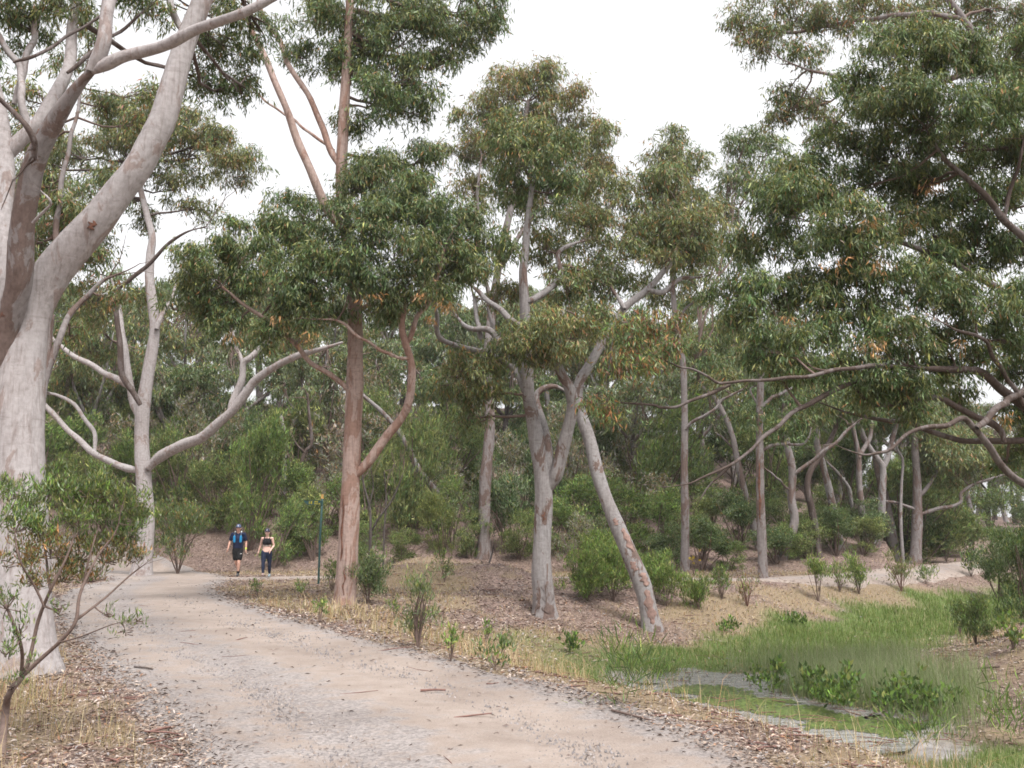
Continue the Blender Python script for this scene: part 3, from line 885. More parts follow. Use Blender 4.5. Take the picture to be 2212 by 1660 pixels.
def build_grass():
    # green creek grass
    x, y, r = scatter(200000, 7.5, 42, lambda y: (-0.05 * y - 1.0, 0.60 * y + 1.5), 404)
    g, d, m_ = masks(x, y); pd = path_sd(x, y)
    keep = (r.random(len(x)) < (g * (1 - 0.85 * m_)) ** 1.3) & (pd > 0.3) & (pool_d(x, y) > 0.3)
    x, y = x[keep], y[keep]; n = len(x)
    tall = sstep(0.42, 0.62, fbm(x * 0.8, y * 0.8, 91))
    flat = 1 - sstep(0.7, 1.3, np.hypot((x - 2.6) / 2.8, (y - 18.4) / 2.2))
    H = (0.04 + 0.11 * tall * r.random(n) + 0.06 * r.random(n)) * (1 - 0.62 * flat) * np.clip(y / 15, 0.9, 1.7)
    W = 0.0065 * np.clip(y / 10, 0.9, 3.0)
    pal = np.array([(0.125, 0.19, 0.05), (0.17, 0.245, 0.07), (0.24, 0.265, 0.10), (0.36, 0.33, 0.18), (0.085, 0.13, 0.04)])
    col = pal[r.choice(5, n, p=[.32, .3, .18, .08, .12])] * np.exp(r.normal(0, 0.15, (n, 1)))
    grass_obj('green_grass', x, y, r, H, W, 0.35, col, M['grass'], 'fresh green grass filling the creek channel', 'grass')
    # tall wispy seeding grass beside the pools
    x, y, r = scatter(110000, 10, 24, lambda y: (0.22 * y - 0.5, 0.54 * y + 0.8), 505)
    pxl = 1106 + FPX * x / y
    t = seg_dist(x, y, CREEK)
    cl = fbm(x * 0.9, y * 0.9, 33)
    main = (1 - sstep(0.75, 1.15, np.hypot((x - 5.15 - 0.14 * (y - 15)) / 1.75, (y - 15.6) / 3.5) + 0.7 * (cl - 0.5)))
    keep = (r.random(len(x)) < main) & (pool_d(x, y) > 0.25 + 0.4 * r.random(len(x)))
    x, y = x[keep], y[keep]; n = len(x)
    H = 0.28 + 0.45 * r.random(n) + 0.12 * fbm(x, y, 12)
    W = 0.0045 * np.clip(y / 10, 1, 2.2)
    pal = np.array([(0.24, 0.30, 0.14), (0.32, 0.345, 0.21), (0.18, 0.25, 0.09), (0.38, 0.35, 0.25)])
    col = pal[r.choice(4, n, p=[.35, .3, .22, .13])] * np.exp(r.normal(0, 0.12, (n, 1)))
    grass_obj('wispy_grass', x, y, r, H, W, 0.30, col, M['grass'], 'tall hazy grey-green seeding grass beside the creek pools', 'grass')
    # dry straw grass
    x, y, r = scatter(240000, 4.5, 44, fan, 606)
    g, d, m_ = masks(x, y); pd = path_sd(x, y)
    band = np.exp(-((pd - 0.75) / 0.5) ** 2) * (x > -7.5) * (creek_side(x, y) < 0) * sstep(0.35, 0.55, fbm(x * 1.1, y * 1.1, 77))
    dens = np.maximum(d * 0.42, band * 0.42) * (1 - 0.75 * g) * (1 - m_)
    # tufts on the near left verge
    lv = (x < -1.5) & (y < 11)
    dens = np.where(lv, 0.6 * sstep(0.47, 0.6, fbm(x * 0.8, y * 0.8, 13)), dens)
    dens = np.where(y > 17, dens * 2.0, dens) * np.where((x > 0.8) & (y < 15), 0.45, 1)
    keep = (r.random(len(x)) < dens) & (pd > 0.12)
    x, y, pd = x[keep], y[keep], pd[keep]; n = len(x)
    tall = np.exp(-((pd - 0.9) / 0.7) ** 2)
    H = 0.06 + (0.10 + 0.36 * tall * (y < 20)) * r.random(n) ** 1.6
    W = 0.0042 * np.clip(y / 8, 0.9, 3.2)
    pal = np.array([(0.46, 0.36, 0.21), (0.36, 0.26, 0.15), (0.54, 0.45, 0.29), (0.40, 0.24, 0.13), (0.22, 0.22, 0.09)])
    col = pal[r.choice(5, n, p=[.32, .25, .18, .13, .12])] * np.exp(r.normal(0, 0.14, (n, 1)))
    grass_obj('dry_grass', x, y, r, H, W, 0.5, col, M['dry'], 'dry straw-coloured grass along the track edge and banks', 'grass')
build_grass()

# ------------------------------------------------------------------ the gum trees, traced
# 1 the great pale gum at the left edge
t = Tree('gum_tree', 'huge pale gum at the left edge with long arching limbs', 10.8, 'bark_pale', 11, wts=W_OLIVE, lai=3.0)
t.stem([(52, 1440), (46, 1330), (44, 1200), (42, 1080), (40, 960), (40, 860), (48, 760), (68, 670), (110, 592), (165, 525), (210, 475), (255, 415), (295, 365), (325, 310), (350, 260), (368, 200), (385, 140), (402, 85), (425, 30), (452, -40), (480, -120)], 59, 17, 0, 0.8, ground=True, wob=0.1)
t.stem([(34, 960), (16, 900), (-2, 830), (-4, 770), (4, 715), (25, 660), (40, 600), (42, 520), (48, 460), (62, 400), (78, 350), (105, 300), (140, 240), (168, 195), (205, 145)], 33, 19, 0.42, -0.75, mat=M['bark_row'], wob=0.0)  # browner bark; the shadow on this limb's underside is put into its colour
t.stem([(198, 155), (212, 130), (226, 80), (232, 30), (240, -30), (250, -120)], 18, 13, -0.75, -0.6)
t.stem([(200, 152), (230, 140), (268, 126), (315, 112), (365, 94), (415, 66), (465, 47), (520, 30), (565, 10), (600, -8), (660, -30)], 15, 9, -0.75, -1.2)
t.stem([(18, 900), (4, 760), (6, 600), (2, 470), (12, 370), (2, 260), (-30, 120), (-50, 0)], 36, 14, 0.25, 0.8)
t.stem([(10, 350), (40, 310), (85, 270), (118, 205), (138, 150), (150, 100), (163, 45), (175, -20), (190, -90)], 16, 9, 0.6, 1.4)
t.stem([(64, 305), (60, 250), (48, 210), (42, 165), (22, 115), (-8, 70), (-30, 20)], 9, 6, 0.9, 1.2)
t.stem([(-14, 200), (28, 240), (55, 270), (72, 310), (76, 345)], 5, 8, -0.9, -0.6, mat=M['bark_limb'])
t.stem([(30, 225), (55, 150), (72, 70), (85, 25), (98, -20)], 8, 7, 1.2, 1.6)
t.stem([(28, 135), (80, 120), (140, 82), (215, 38), (250, 10)], 4, 3, 0.3, 0.8, mat=M['bark_limb'])
t.stem([(145, 158), (200, 115), (260, 65), (310, 25), (345, -5)], 5, 3, -0.2, 0.5, mat=M['bark_limb'])
t.stem([(70, 482), (100, 455), (108, 436), (88, 412)], 3.5, 2, -0.7, -0.9)
t.stem([(400, 85), (388, 50), (376, 15), (362, -30)], 9, 7, 0.75, 0.9)
t.clumps([(60, 60, 60, 1.6), (150, 15, 60, 1.2), (20, 20, 60, 1.5), (270, -10, 55, 0.5), (330, 20, 45, 0.6),
          (450, 90, 52, 2.6), (510, 110, 62, 2.8), (540, 190, 45, 2.9), (470, 190, 50, 2.8), (420, 160, 40, 2.8), (500, 30, 55, 2.4), (560, 60, 40, 2.6),
          (-60, 90, 70, 1.0), (480, -130, 90, 1.0), (250, -140, 90, 0), (640, -70, 60, -0.8), (60, -110, 90, 1)], lai=2.6, wts=W_DARK)
t.done()

# 2 the forked gum behind it on the far side of the track
t = Tree('gum_tree', 'forked smooth gum beside the track with one long arm sweeping out to the right', 33.5, 'bark_pale', 12, wts=W_OLIVE, lai=3.0)
t.stem([(305, 1243), (313, 1150), (312, 1060), (306, 960), (308, 890), (316, 830), (328, 760), (334, 712), (330, 660), (323, 605), (325, 550), (329, 515), (320, 475), (306, 420), (290, 350)], 19, 5, 0, 0.6, ground=True)
t.stem([(338, 712), (352, 680), (372, 640), (385, 590)], 7, 3, 0, 1)
t.stem([(303, 875), (288, 848), (272, 825), (262, 800), (255, 730), (252, 665), (258, 622), (280, 605), (320, 575), (360, 530), (400, 502), (445, 490)], 7.5, 3, -0.4, -1.5, mat=M['bark_limb'])
t.stem([(298, 900), (284, 860), (276, 800), (268, 740), (262, 690), (250, 640), (240, 600)], 9, 5, 0.5, 1.0)
t.stem([(320, 1012), (350, 985), (395, 960), (435, 945), (468, 915), (500, 885), (535, 845), (552, 825), (600, 790), (645, 768), (690, 755), (740, 740)], 12.5, 6, 0, -1.4)
t.stem([(497, 888), (512, 850), (522, 820), (525, 785), (545, 770), (590, 730), (622, 708)], 9, 5, -0.7, -0.2)
t.stem([(525, 790), (518, 765), (505, 730), (498, 700)], 5, 3, -0.5, 0)
t.stem([(285, 838), (250, 818), (210, 800), (160, 768), (118, 735), (90, 700)], 7, 4, -0.3, 0.4)
t.stem([(310, 1020), (270, 1010), (215, 985), (175, 955), (130, 915), (92, 868), (60, 830)], 7.5, 5, 0.2, 1.0)
t.stem([(205, 975), (200, 930), (175, 890), (142, 862), (92, 845)], 5, 3.5, 0.6, 1.2)
t.clumps([(110, 440, 75, 1), (200, 420, 80, 0), (260, 340, 75, 1), (340, 310, 80, 0.5), (430, 330, 75, 1), (490, 370, 55, 0), (160, 520, 65, 2), (90, 580, 75, 1),
          (60, 670, 55, 2), (180, 650, 60, 2), (380, 400, 45, 1), (330, 240, 60, 1), (240, 250, 55, 2), (150, 330, 70, 2), (60, 360, 60, 2), (560, 720, 45, 0), (640, 720, 45, -1), (430, 450, 38, 1), (300, 470, 35, 2), (200, 760, 45, 3), (540, 350, 42, 0.5), (400, 260, 50, 1), (470, 300, 45, 1), (30, 480, 60, 2), (420, 590, 40, 1), (330, 640, 40, 2), (450, 680, 40, 2)], lai=2.5, wts=W_OLIVE)
t.done()

# 3 the pink-barked gum by the sign
t = Tree('gum_tree', 'pinkish-barked gum beside the signpost with dense dark spreading crown', 20.6, 'bark_pink', 13, lai=3.7, tips=(0.16, {'yl': 4, 'or': 1.2, 'ol': 3}))
t.stem([(743, 1316), (748, 1250), (752, 1180), (757, 1045), (762, 930), (766, 830), (767, 700), (763, 600), (750, 510), (738, 430), (738, 350), (744, 225), (750, 120), (755, 20), (758, -60)], 21.5, 8, ground=True)
t.stem([(748, 500), (725, 480), (700, 435), (665, 355), (630, 270), (605, 210), (575, 130), (545, 65), (530, 10), (520, -50)], 12, 5, 0, -1.0)
t.stem([(738, 370), (710, 310), (670, 215), (630, 150), (600, 85), (565, 25), (550, -30)], 8, 4, 0, 0.8)
t.stem([(722, 325), (675, 290), (625, 255), (565, 210), (525, 170)], 4, 2, 0.2, 0.8)
t.stem([(758, 1038), (790, 1005), (825, 960), (860, 910), (884, 860), (891, 820), (889, 780), (879, 740), (870, 695), (872, 640), (868, 580)], 11, 6, 0, -0.8)
t.stem([(880, 742), (900, 690), (925, 655), (945, 590), (960, 540)], 6, 4, -0.6, -1)
t.stem([(890, 775), (860, 772), (825, 760), (775, 725), (735, 695), (690, 690)], 4, 3, -0.6, -1.2)
t.stem([(755, 850), (735, 825), (685, 790), (625, 735), (575, 690), (525, 655), (480, 620)], 6, 4, 0, -1.0)
t.stem([(768, 690), (785, 665), (810, 660), (840, 640)], 6, 3, 0, 0.6)
t.clumps([(560, 520, 85, -0.6), (450, 560, 75, -0.8), (420, 630, 60, -0.6), (500, 640, 70, -0.4), (650, 480, 80, 0.3), (690, 580, 85, -0.8), (600, 600, 75, -1.2), (640, 680, 55, -1),
          (780, 470, 85, -1.2), (830, 380, 80, 0), (900, 450, 90, -0.6), (980, 500, 85, 0), (1050, 500, 65, 0.4), (850, 540, 90, -1.4), (950, 580, 80, -0.6), (1030, 590, 60, 0), (890, 350, 60, 0.8), (760, 590, 70, -1.4), (780, 400, 60, -0.5),
          (700, 660, 50, -0.6), (880, 620, 60, -1), (560, 720, 40, -1), (830, 670, 40, -0.6), (480, 700, 45, -0.6)])
t.clumps([(770, 60, 85, 0), (860, 90, 90, 0.4), (900, 170, 70, 0.4), (820, 220, 75, 0), (940, 50, 80, 0.6), (690, 40, 70, 0.4), (880, 235, 50, 0.6), (1040, 20, 65, 1), (1000, 70, 55, 1), (660, 120, 45, 0.6), (770, 150, 70, 0.4), (760, 260, 40, 0.2), (960, 130, 45, 1), (840, -40, 90, 0.5)], lai=3.2)
t.clumps([(965, 655, 14, -1.6), (905, 640, 11, -2), (600, 690, 11, -1.8), (660, 720, 12, -1.6), (800, 640, 10, -2.2), (490, 720, 10, -1.2), (930, 690, 10, -1.5)], wts={'or': 4, 'bn': 2}, tips=(0.2, {'or': 1}), lai=1.8, connect=False)
t.done()

# 4 the twin-stemmed grey gum in the middle
t = Tree('gum_tree', 'grey flaking gum in the middle that forks low into three stems', 22.7, 'bark_grey', 14, wts=W_OLIVE, lai=3.2)
t.stem([(1177, 1335), (1174, 1280), (1170, 1230), (1172, 1155), (1175, 1080), (1171, 1020), (1164, 980), (1156, 930), (1148, 890), (1141, 850), (1139, 800), (1137, 760), (1135, 700), (1133, 650), (1130, 590), (1134, 550), (1140, 480), (1150, 400)], 24, 6, ground=True)
t.stem([(1180, 1020), (1183, 985), (1178, 930), (1166, 890), (1159, 862), (1166, 846), (1185, 837), (1205, 838), (1230, 850)], 13, 5, 0, 0.8)
t.stem([(1186, 1055), (1200, 1025), (1212, 980), (1226, 933), (1236, 896), (1239, 872), (1230, 838), (1214, 812), (1204, 780), (1205, 730), (1220, 670)], 17, 8, 0, -0.6)
t.stem([(1145, 870), (1123, 818), (1107, 796), (1086, 748), (1066, 718), (1047, 711), (1024, 711), (1001, 700), (985, 680)], 11, 5, 0, 0.8)
t.stem([(1070, 725), (1066, 700), (1058, 680), (1052, 655)], 6, 3, 0.6, 0.8)
t.stem([(1110, 800), (1065, 772), (1024, 754), (983, 743), (956, 732), (944, 712), (942, 681), (938, 645)], 7, 5, 0, -0.8)
t.stem([(1040, 735), (1033, 695), (1025, 654), (1020, 630)], 6, 4, 0.6, 1)
t.stem([(1136, 712), (1100, 688), (1073, 665), (1033, 631), (1010, 610)], 8, 4, 0, 1)
t.stem([(1134, 655), (1160, 645), (1193, 622), (1207, 590), (1205, 550), (1230, 530), (1262, 520)], 8, 4, 0, 0.8)
t.clumps([(1150, 330, 75, 0), (1210, 340, 75, 0.6), (1110, 290, 60, 0.4), (1190, 410, 65, -0.2), (1100, 390, 55, 0.6)], wts=W_DARK, lai=3.5)
t.clumps([(1130, 720, 50, -1), (1190, 720, 65, -1.2), (1250, 720, 50, -0.8), (1180, 770, 45, -1), (1090, 760, 45, -0.6), (1020, 790, 60, -0.6), (980, 820, 45, 0), (1040, 850, 45, -0.2), (1010, 900, 30, 0),
          (1230, 620, 65, 1.0), (1300, 600, 65, 2), (1250, 500, 70, 2), (1180, 540, 55, 1.5), (1080, 640, 45, 2), (1290, 690, 45, 0.5)], tips=(0.3, {'or': 2, 'yl': 2, 'ol': 3, 'bn': 1.5}), lai=3.0)
t.done()

# 5 the leaning gum
t = Tree('gum_tree', 'grey gum leaning left with rusty bare patches on its lower trunk', 23.0, 'bark_grey', 15, wts=W_OLIVE, lai=2.8)
t.stem([(1408, 1332), (1390, 1272), (1365, 1210), (1335, 1140), (1310, 1080), (1290, 1020), (1275, 955), (1258, 905), (1248, 865), (1252, 825), (1268, 798), (1290, 760), (1312, 718), (1350, 665), (1400, 625), (1435, 585), (1470, 548), (1525, 495)], 19, 4.5, 0, 1.5, ground=True)
t.stem([(1398, 627), (1425, 635), (1450, 618), (1475, 600), (1510, 600)], 6, 4, 1.2, 1.6)
t.stem([(1350, 668), (1330, 640), (1322, 600), (1340, 560)], 5, 3, 1, 2)
M['rust'] = plain_mat('rust_bark', (0.225, 0.145, 0.122), 0.85, var=0.45, scale=9)
M['heart'] = plain_mat('heartwood', (0.13, 0.06, 0.04), 0.9, var=0.5, scale=12)
t.clumps([(1360, 560, 75, 2.2), (1420, 510, 70, 2.4), (1470, 470, 65, 2.4), (1330, 480, 75, 3.2), (1400, 420, 70, 3.4), (1500, 560, 55, 2), (1300, 410, 60, 3.6), (1450, 390, 55, 3), (1530, 480, 50, 1.2), (1485, 500, 42, 0.9), (1440, 560, 34, 0.8)], tips=(0.3, {'or': 2, 'yl': 2, 'ol': 3, 'bn': 1.5}))
leaner = t.done()

# 6 the tall copper-tipped gum behind
t = Tree('gum_tree', 'tall gum rising behind the middle with copper-tipped rounded crown against the sky', 38.5, 'bark_row', 16, wts=W_OLIVE, tips=(0.75, {'or': 2.5, 'yl': 3, 'ol': 3, 'bn': 2.5}), lai=2.8)
t.stem([(1046, 1140), (1048, 1050), (1056, 960), (1058, 900), (1052, 820), (1060, 700), (1080, 560), (1110, 420), (1130, 300), (1140, 220)], 13, 5, ground=True)
t.stem([(1075, 590), (1130, 500), (1190, 400), (1230, 320)], 6, 3, 0, 1)
t.stem([(1065, 680), (1040, 560), (1030, 440), (1040, 340)], 5, 3, 0, -1)
t.clumps([(1090, 205, 68, 0), (1160, 185, 66, 0.5), (1225, 235, 68, 0), (1040, 250, 62, 0), (1015, 330, 62, 0), (1280, 300, 62, 1), (1300, 370, 52, 1), (1080, 330, 60, 1), (1180, 290, 70, 1), (1020, 420, 50, 0.5), (1130, 440, 60, 1), (1240, 440, 60, 1), (1185, 165, 40, 0), (1000, 250, 30, 0)])
t.done()

# 7 the great dark gum overhanging from the right
t = Tree('gum_tree', 'great dark-leaved gum overhanging the creek from beyond the right edge', 15.0, 'bark_limb', 17, lai=3.5, tips=(0.16, {'yl': 4, 'or': 1.0, 'ol': 3}))
t.stem([(2460, 1390), (2440, 1250), (2400, 1140), (2330, 1050), (2270, 960), (2240, 880), (2250, 760), (2260, 600), (2250, 420), (2230, 260), (2200, 120)], 34, 12, ground=True)
t.stem([(2360, 1100), (2300, 1085), (2212, 1046), (2169, 1007), (2137, 961), (2110, 925), (2087, 907), (2049, 921), (2003, 923), (1957, 939), (1923, 969), (1890, 980), (1865, 983), (1826, 971), (1801, 960), (1780, 962)], 11, 1.6, -0.4, -2.2)
t.stem([(2110, 925), (2152, 884), (2190, 859), (2225, 830)], 7, 8, -1.2, -0.2)
t.stem([(2300, 990), (2250, 955), (2170, 957), (2120, 951), (2071, 946), (2003, 935), (1957, 914), (1900, 905), (1838, 894), (1797, 880), (1770, 870)], 8.5, 3, 0, 0.6)
t.stem([(2170, 957), (2163, 932), (2129, 905), (2071, 884), (2026, 864), (1975, 864), (1930, 872), (1893, 873), (1865, 859), (1843, 832), (1835, 800)], 8.5, 3.5, -0.2, -1.0)
t.stem([(1850, 824), (1797, 845), (1728, 883), (1678, 925), (1646, 950), (1605, 984), (1557, 1016), (1518, 1032), (1486, 1046), (1433, 1053)], 7, 1.6, -1.0, -1.9)
t.stem([(1586, 998), (1554, 1028), (1529, 1055), (1511, 1082)], 2.5, 1.5, -1.7, -1.5)
t.stem([(2240, 900), (2212, 875), (2181, 852), (2152, 829), (2117, 809), (2071, 800), (2017, 800), (1960, 790)], 12, 5, 0, -1.2)
t.stem([(2230, 900), (2193, 852), (2163, 795), (2145, 763), (2126, 733), (2071, 717), (2030, 694)], 6, 3, -0.2, -1.4)
t.stem([(2252, 760), (2212, 752), (2163, 740), (2130, 735)], 9, 5, 0, -0.6)
t.stem([(1960, 792), (1900, 790), (1820, 800), (1740, 812), (1680, 818), (1613, 825), (1577, 829), (1551, 827), (1526, 811), (1496, 797), (1469, 793), (1428, 774), (1389, 754)], 6, 2, -1.2, -2.6)
t.stem([(1577, 832), (1526, 855), (1485, 871), (1458, 880), (1426, 878), (1410, 873), (1348, 871), (1310, 865)], 4.5, 1.6, -2.1, -2.6)
t.stem([(1445, 780), (1450, 750), (1462, 720)], 3, 1.5, -2.4, -2.6)
t.stem([(2262, 560), (2212, 510), (2169, 470), (2124, 430), (2079, 380), (2034, 330), (2000, 280)], 10, 4, -0.4, -1.0)
t.stem([(2169, 470), (2184, 410), (2204, 340), (2212, 300)], 5, 3, -0.6, -0.8)
t.stem([(2250, 700), (2150, 620), (2040, 560), (1930, 520), (1820, 500), (1720, 470)], 9, 3, -0.2, -0.6)
t.clumps([(1900, 110, 75, -0.4), (1985, 120, 85, -1.0), (2075, 130, 85, -0.8), (2160, 120, 90, -0.4), (1850, 190, 65, 0), (1930, 210, 80, -1.2), (2030, 230, 85, -1.3), (2130, 240, 85, -1.0), (2210, 220, 80, -0.6),
          (1880, 270, 60, -0.2), (1960, 310, 70, -0.6), (2060, 320, 65, 0.6), (2160, 350, 75, 0.8), (2220, 330, 70, 0.4), (1700, 390, 60, 0.3), (1660, 450, 75, -0.2), (1730, 430, 65, -0.6), (1760, 350, 45, 0.6), (1620, 520, 50, 0),
          (1840, 470, 68, -1.2), (1800, 530, 65, -1.0), (1880, 540, 65, -1.2), (1700, 520, 55, -0.2), (1580, 630, 50, 0), (1640, 640, 60, -0.4), (1600, 690, 42, -0.2), (1650, 740, 55, -1.0), (1720, 760, 70, -1.2), (1780, 720, 50, -1.0), (1680, 800, 45, -1.1), (1760, 800, 40, -1.0),
          (1950, 420, 60, 0.6), (2010, 500, 75, 0.4), (2110, 520, 75, 0.6), (2190, 540, 75, 0.4), (2030, 640, 70, -1.0), (1960, 600, 55, -0.8), (2120, 650, 75, -1.2), (2205, 650, 70, -0.8), (1900, 640, 50, -0.6), (1890, 720, 60, -1.0), (1960, 720, 60, -1.2), (2040, 740, 55, -0.6),
          (1900, 800, 55, -1.1), (1960, 830, 50, -1.0), (2100, 770, 45, -0.6), (2190, 800, 50, 0.4), (2060, 850, 35, 0), (2200, 900, 45, 0.5), (2170, 1000, 28, 0.6), (2210, 960, 40, 0.8), (1880, 860, 40, -0.8), (1750, 620, 62, -0.4), (1830, 610, 62, -0.6), (1790, 660, 55, -0.8), (1850, 390, 60, 0.2), (1910, 350, 62, 0), (1990, 400, 65, 0.2), (1930, 480, 55, -0.4), (2090, 420, 65, 0), (1720, 650, 45, -0.4), (1860, 680, 45, -0.8), (1800, 300, 45, 0.4), (2160, 430, 60, 0.2), (1780, 450, 50, -0.4), (1840, 770, 45, -1), (2000, 560, 55, -0.4), (1960, 880, 38, -0.9), (2040, 800, 45, -0.6), (2140, 720, 45, -0.3), (2200, 740, 50, 0)])
t.clumps([(1890, 742, 13, -1.7), (1875, 480, 12, -1.9), (1900, 560, 12, -1.8), (2010, 410, 12, -0.8), (1960, 470, 12, -1.0), (1872, 735, 9, -1.8), (2080, 735, 10, -1.4), (1700, 690, 10, -1.5), (1800, 575, 10, -1.9), (2160, 900, 12, -0.4)], wts={'or': 4, 'bn': 2}, tips=(0.2, {'or': 1}), lai=2.2, connect=False)
t.clumps([(1350, 720, 36, -2.6), (1400, 700, 40, -2.4), (1440, 740, 36, -2.6), (1370, 780, 42, -2.8), (1330, 790, 30, -2.8), (1290, 870, 30, -2.7), (1320, 880, 26, -2.6), (1460, 700, 28, -2.3)],
         wts={'gr': 3, 'dk': 1, 'ol': 2, 'gg': 1, 'or': 0.8, 'rd': 1.0}, tips=(0.4, {'yl': 2, 'br': 1, 'rd': 2, 'or': 1}), lai=2.4)
t.done()

# 8 the gum behind it, seen over its top
t = Tree('gum_tree', 'tall reddish-leaved gum looking over the top of the great dark one', 27.0, 'bark_row', 18, wts=W_OLIVE, lai=2.8)
t.stem([(2330, 1250), (2310, 1000), (2280, 760), (2240, 500), (2200, 300), (2150, 150), (2080, 40), (2000, -60)], 16, 7, ground=True)
t.stem([(2150, 150), (2050, 170), (1950, 200), (1850, 190), (1800, 165), (1745, 150), (1690, 130)], 8, 3, 0, -0.5)
t.stem([(2080, 40), (1980, 30), (1880, 40), (1780, 60), (1690, 70), (1630, 60)], 7, 3, 0, 0.5)
t.clumps([(1610, 30, 52, 0), (1660, 80, 48, 0), (1720, 30, 60, 0.5), (1790, 50, 60, 0), (1860, 20, 60, 0.5), (1740, 110, 48, 0), (1620, 100, 36, 0), (1950, 20, 65, 1), (2040, 30, 60, 1), (2140, 20, 65, 1), (2210, 60, 55, 1), (1700, 200, 38, 0.5), (1745, 230, 50, 0.5), (1690, 260, 35, 0.5), (1780, 280, 40, 0.5)],
         wts={'dk': 2, 'gr': 2, 'ol': 3, 'gg': 2, 'or': 0.4, 'rd': 0.7, 'bn': 0.8})
t.done()

# a thinner gum right behind the great pale one
t = Tree('gum_tree', 'slim brown-limbed gum standing close behind the huge pale gum', 17.5, 'bark_row', 19, wts=W_OLIVE, lai=2.6)
t.stem([(78, 1340), (80, 1200), (82, 1050), (84, 900), (92, 830), (100, 760), (108, 680)], 15, 9, ground=True)
t.stem([(90, 850), (112, 770), (135, 715), (160, 670), (185, 640), (222, 608), (260, 590)], 9, 5, 0, 0.6)
t.stem([(106, 690), (112, 640), (128, 580), (120, 500), (130, 420), (150, 320), (170, 220), (190, 130)], 8, 3, 0, 1.0)
t.clumps([(130, 470, 60, 0.6), (70, 520, 60, 1), (180, 560, 50, 0.8), (100, 620, 45, 0.6), (170, 480, 45, 1), (60, 430, 50, 1), (250, 640, 38, 0.6), (150, 720, 32, 1), (90, 400, 50, 1), (60, 210, 48, 1), (150, 140, 42, 1.2), (235, 225, 45, 1), (320, 205, 38, 1), (205, 70, 40, 1), (90, 300, 55, 1), (300, 260, 40, 1), (20, 290, 50, 1.4)], wts={'dk': 2, 'gr': 2, 'ol': 3, 'gg': 2, 'or': 0.5, 'rd': 0.5, 'bn': 1})
t.done()

# ------------------------------------------------------------------ the row of gums beyond the side track
ROW = 'gum trees lined up beyond the side track'
def row_tree(label, Y, seed, stems, clumps, bark='bark_row', wts=W_DARK):
    t = Tree('gum_tree', label, Y, bark, seed, group=ROW, wts=wts, lai=2.8, tips=TIP_FEW)
    for k, s in enumerate(stems):
        t.stem(*s, ground=(k == 0))
    t.clumps(clumps)
    return t.done()
row_tree('straight grey gum with an upswept arm, first of the row right of the leaning gum', 36, 31,
         [([(1479, 1226), (1480, 1110), (1478, 1018), (1479, 930), (1478, 860), (1475, 783), (1463, 720), (1455, 650), (1450, 560)], 9, 5),
          ([(1481, 928), (1502, 906), (1524, 897), (1545, 883), (1563, 864), (1605, 840)], 4, 2.5, 0, -0.6),
          ([(1462, 722), (1478, 672), (1500, 650), (1530, 630)], 3, 2, 0, 0.5)],
         [(1450, 560, 50), (1500, 610, 45), (1420, 640, 45, 1), (1520, 520, 50, 1), (1560, 820, 35, 0), (1440, 480, 55, 1), (1500, 440, 50, 1), (1480, 350, 50, 1), (1430, 330, 45, 2), (1460, 290, 30, 2)], wts=W_OLIVE)
row_tree('thin gum leaning left with its foot hidden in scrub beyond the side track', 41, 32,
         [([(1642, 1215), (1625, 1128), (1609, 1064), (1595, 1007), (1584, 950), (1573, 915), (1559, 886), (1540, 855), (1517, 836), (1500, 790)], 8, 4),
          ([(1590, 975), (1560, 945), (1545, 935)], 2.5, 1.5, 0, 0.5)],
         [(1500, 760, 40), (1540, 790, 35), (1560, 720, 45, 1), (1600, 560, 50, 2), (1590, 400, 55, 2), (1650, 330, 55, 2), (1610, 300, 45, 2), (1560, 460, 45, 2)])
row_tree('upright gum with a long dark burnt hollow down its trunk, edge of side track', 31.5, 33,
         [([(1648, 1247), (1645, 1156), (1642, 1064), (1641, 973), (1640, 900), (1642, 850), (1646, 780), (1655, 700)], 10, 6),
          ([(1645, 880), (1668, 859), (1696, 848), (1719, 836), (1750, 815)], 4, 2.5, 0, 0.6),
          ([(1646, 975), (1666, 962), (1701, 961), (1733, 961), (1747, 947), (1752, 925)], 4, 2, 0, -0.4),
          ([(1640, 880), (1628, 858), (1622, 840), (1640, 832)], 2.5, 1.5, 0, 0.3)],
         [(1720, 910, 42, 0), (1760, 900, 45, 0.5), (1690, 930, 28, 0), (1610, 900, 30, 0), (1660, 740, 50), (1760, 800, 45, 1)])
row_tree('kinked gum with a sharp elbow low down and a pale arm reaching right', 39, 34,
         [([(1686, 1205), (1708, 1156), (1716, 1121), (1709, 1076), (1712, 1030), (1708, 995), (1700, 961), (1694, 900), (1700, 830)], 10, 6),
          ([(1714, 1026), (1747, 1002), (1776, 979), (1802, 959), (1827, 934), (1860, 905)], 5, 3, 0, -0.8),
          ([(1704, 1058), (1680, 1036), (1660, 1018), (1648, 1008)], 2.5, 2, 0, -0.8)],
         [(1700, 850, 45), (1740, 840, 45, 1), (1860, 890, 35), (1790, 870, 40, 1), (1660, 860, 40, 1)])
row_tree('dark bowed gum between the kinked one and the spotted leaning one', 40, 35,
         [([(1768, 1222), (1765, 1167), (1753, 1098), (1744, 1060), (1749, 1023), (1769, 991), (1792, 955), (1815, 900)], 9, 5)],
         [(1820, 880, 45), (1780, 860, 40, 1), (1860, 860, 40, 1)], bark='bark_limb')
row_tree('blue-grey gum leaning left with spotted bark in the middle of the row', 42, 36,
         [([(1815, 1208), (1806, 1133), (1792, 1064), (1776, 1000), (1765, 961), (1763, 927), (1740, 880)], 9, 5),
          ([(1840, 1096), (1834, 1055), (1811, 1023), (1783, 995)], 4, 3, 0.6, 0.0)],
         [(1740, 860, 40), (1780, 830, 45, 1), (1720, 800, 45, 1)], bark='bark_grey')
